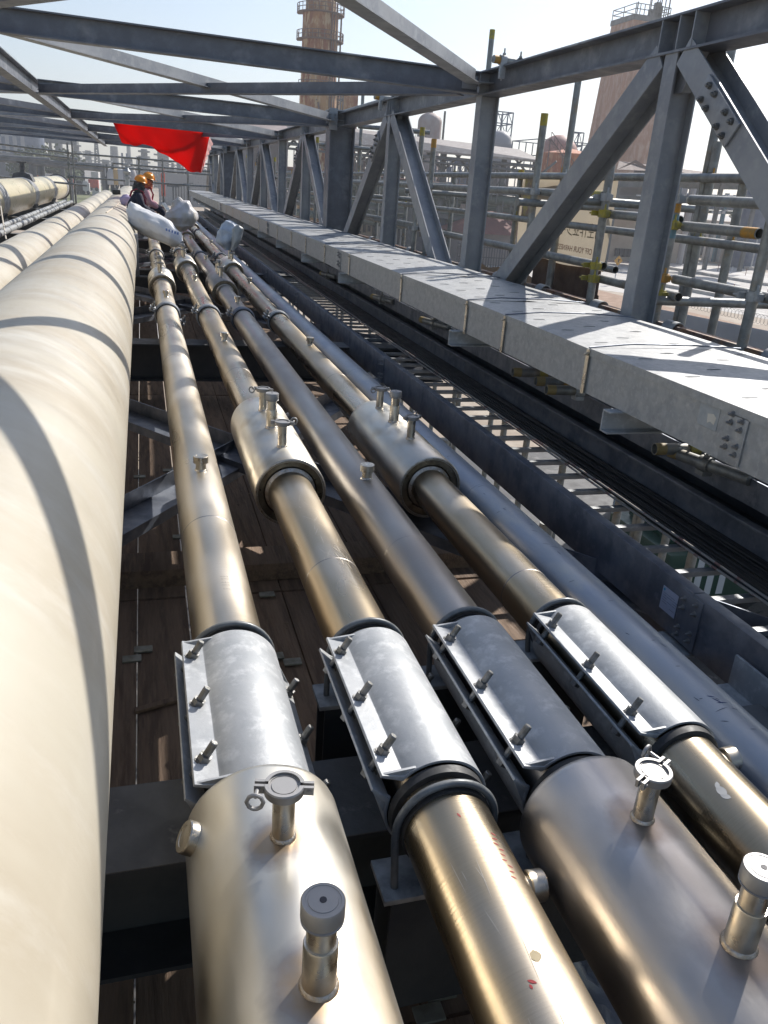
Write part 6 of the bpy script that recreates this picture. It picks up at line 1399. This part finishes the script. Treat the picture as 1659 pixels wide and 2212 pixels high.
for (px0, px1, pt, y, lab, m_, nx) in ((114, 138, 316, 330, 'dark blocky process unit in the haze at left', M_STRU, 3), (262, 284, 330, 380, 'rounded dark plant unit in the haze, centre', M_STRB, 3), (340, 362, 300, 480, 'tall twin-column plant unit behind the red banner', M_STRB, 2), (214, 236, 348, 520, 'low far plant unit left of centre', M_STRU, 3), (288, 340, 352, 500, 'wide low far plant unit under the banner', M_STRU, 6), (362, 460, 345, 420, 'long far plant unit right of the workers', M_STRU, 9), (150, 200, 350, 480, 'hazy row of low plant units left of centre', M_STRB, 6), (80, 112, 345, 300, 'hazy low plant units beside the silo block', M_STRU, 4)):
    a, b_ = at(px0, pt, y=y), at(px1, pt, y=y); t = thing('plant_unit', lab, 'plant', ((a.x+b_.x)/2, y, GZ)); o = MB(); rnd = random.Random(int(px0)); W_ = b_.x-a.x
    for i in range(nx*3):
        x = a.x+W_*rnd.random(); w_ = W_*(.06+.14*rnd.random()); h = (a.z-GZ)*(.45+.55*rnd.random()); 
        if rnd.random() < .5: o.bx(x-w_/2, x+w_/2, y, y+w_, GZ, GZ+h)
        else: o.cyl((x, y, GZ), (x, y, GZ+h), w_*.35, 10)
    o.build('blocks', m_, t)
    o = MB(); lattice(o, a.x, b_.x, y-2, y+6, GZ, a.z-(a.z-GZ)*.15, nx, 5, .22); o.build('frame', M_STRU, t)
# pipe bridge crossing at left
Y = 200.; t = thing('pipe_bridge', 'dark elevated pipe bridge crossing the left background in front of the sheds', 'pipe bridge', (at(120, 350, y=Y).x, Y, GZ))
for i, (p0, p1) in enumerate((((-10, 338), (108, 346)), ((-10, 344), (220, 358)), ((70, 352), (222, 366)), ((125, 339), (168, 346)))):
    a, b_ = at(*p0, y=Y), at(*p1, y=Y); o = MB(); o.cyl(a, b_, .5, 8); o.build('rack_pipe', M_STRU, t)
for px, pt in ((65, 345), (72, 345), (84, 345), (90, 345), (134, 350), (150, 352), (222, 356)): p = at(px, pt, y=Y); o = MB(); o.bx(p.x-.4, p.x+.4, Y, Y+.8, GZ, p.z); o.build('column', M_STRU, t)
# pipe rack right of grass with white vessels on it
Y = 90.; t = thing('valve_rack', 'dark rack carrying a row of pale and tan valve bonnets, left of the workers', 'pipe rack', (at(262, 390, y=Y).x, Y, GZ)); a, b_ = at(228, 362, y=Y), at(300, 368, y=Y)
o = MB(); lattice(o, a.x, b_.x, Y, Y+2.5, GZ, at(262, 386, y=Y).z, 7, 5, .09); o.build('frame', M_STRU, t)
for i, px in enumerate((240, 250, 260, 272, 283)):
    p = at(px, 378, y=Y); o = MB(); o.lathe((p.x, Y+.2, p.z-.9), (0, 0, 1), [(0, .5), (1.0, .52), (1.4, .38), (1.6, .01)], 14); o.build('bonnet', (M_WHT, mat('tan_bonnet', (.5, .36, .2), .6), M_WHT, M_DOME, M_DOME)[i], t)
for px in (230, 243, 300): p = at(px, 355, y=Y); o = MB(); o.bx(p.x-.1, p.x+.1, Y-.1, Y+.1, GZ, p.z); o.build('post', M_STRU, t)
# far trestle / gantry right of workers and street
Y = 240.; a, b_ = at(345, 382, y=Y), at(455, 398, y=Y); t = thing('trestle', 'long pale gantry with railings beyond the end railing', 'gantry', ((a.x+b_.x)/2, Y, GZ)); o = MB(); lattice(o, a.x, b_.x, Y, Y+10, GZ, at(400, 378, y=Y).z, 18, 6, .2); o.build('frame', mat('pale_struct', (.34, .34, .34), .8), t)
for i in range(9):
    gy = 130+i*18; p = at(374+i*6, 402-i, y=gy); t = thing('lamp_mast', 'slim mast along the street beyond the railing', 'mast', (p.x, gy, GZ), 'masts along the street beyond the railing'); o = MB(); o.cyl((p.x, gy, GZ), (p.x, gy, p.z), .14, 6); o.box((p.x, gy, p.z), (1.8, .25, .25)); o.build('pole', M_STRU, t)
# red machines
for i, (px, pt, y, w_, m_, lab) in enumerate(((201, 388, 250, 2.6, M_REDT, 'red machine block in the grass, right of the grey shed'), (152, 391, 240, 2.2, M_REDT, 'red machine behind the flanged pipe end'), (170, 394, 240, 2., M_RUB, 'dark machine between the two red ones'), (184, 395, 240, 2., M_WHT, 'small white box by the red machine'), (83, 383, 250, 1.8, mat('orange_barrier', (.7, .2, .05), .6), 'orange barrier in the grass at far left'), (108, 379, 260, 4., M_WHT, 'white framed lorry body at left'), (352, 374, 90, .35, M_REDT, 'tall red box right of the workers'))):
    p = at(px, pt, y=y); t = thing('machine' if i != 6 else 'red_box', lab, 'machine' if i != 6 else 'box', (p.x, y, GZ)); o = MB(); o.bx(p.x-w_/2, p.x+w_/2, y, y+2.5, max(GZ+.5, p.z-2.2), p.z); o.bx(p.x-w_*.3, p.x+w_*.35, y+.2, y+1.2, p.z, p.z+.45); o.build('body', m_, t, bevel=.08)
    o = MB()
    for dx in ((-.3, .3) if i != 6 else ()): o.cyl((p.x+w_*dx, y-.1, max(GZ+.5, p.z-2.4)), (p.x+w_*dx, y+1.6, max(GZ+.5, p.z-2.4)), .5, 12)
    if i == 6: o.bx(p.x-.06, p.x+.06, y+.5, y+.6, GZ, p.z-2.2)
    o.build('wheels' if i != 6 else 'post', M_RUB, t)
# trees
def tree(px, pt, y, w_, lab, seed):
    p = at(px, pt, y=y); H_ = p.z-GZ; t = thing('tree', lab, 'tree', (p.x, y, GZ)); rnd = random.Random(seed)
    o = MB(); o.tube([(p.x, y, GZ), (p.x+.2, y, GZ+H_*.35), (p.x-.1, y, GZ+H_*.7)], [.35, .24, .12], 8)
    for k in range(6): a = rnd.uniform(0, 6.28); o.tube([(p.x+.1, y, GZ+H_*(.35+.05*k)), (p.x+cos(a)*w_*.5, y+sin(a)*w_*.5, GZ+H_*(.6+.05*k))], [.12, .04], 6)
    o.build('trunk', M_ROOB, t); o = MB(); cl_ = [(rnd.uniform(-1, 1)*w_*.7, rnd.uniform(-1, 1)*w_*.7, H_*rnd.uniform(.42, .9), rnd.uniform(.25, .5)*w_) for _ in range(16)]
    for cx_, cy_, cz_, rr in cl_:
        for i in range(230):
            d = V((rnd.gauss(0, 1), rnd.gauss(0, 1), rnd.gauss(0, .8))).normalized()*rr*rnd.random()**.4; c = V((p.x+cx_, y+cy_, GZ+cz_))+d
            a_ = V((rnd.gauss(0, 1), rnd.gauss(0, 1), rnd.gauss(0, 1))).normalized()*.055*w_; b2 = a_.cross(V((rnd.gauss(0, 1), rnd.gauss(0, 1), rnd.gauss(0, 1)))).normalized()*.04*w_; o.add([c-a_, c+b2, c+a_, c-b2], [(0, 1, 2, 3)])
    o.build('crown', mat('leaves', (.06, .085, .035), .8, 0, var=(.10, .12, .05), scale=1), t, smooth=0)
tree(101, 338, 285, 11, 'bushy dark tree left of the grey shed', 1); tree(92, 345, 310, 9, 'smaller tree behind the bushy one', 2); tree(1655, 378, 160, 6, 'tree top at the right edge below the brown roof', 3)

# ---- haze
o = MB(); o.box((0, 700, 60), (2600, 1700, 138))
hz = o.build('haze', mat('tmp_haze', (1, 1, 1)), None, smooth=0); hz['kind'] = 'stuff'
hm = bpy.data.materials.new('haze_air'); hm.use_nodes = True; N = hm.node_tree.nodes; N.remove(N['Principled BSDF'])
pv = N.new('ShaderNodeVolumePrincipled'); pv.inputs['Color'].default_value = (.92, .94, .97, 1); pv.inputs['Density'].default_value = .0007; pv.inputs['Anisotropy'].default_value = .35
hm.node_tree.links.new(pv.outputs[0], N['Material Output'].inputs['Volume']); hz.data.materials[0] = hm
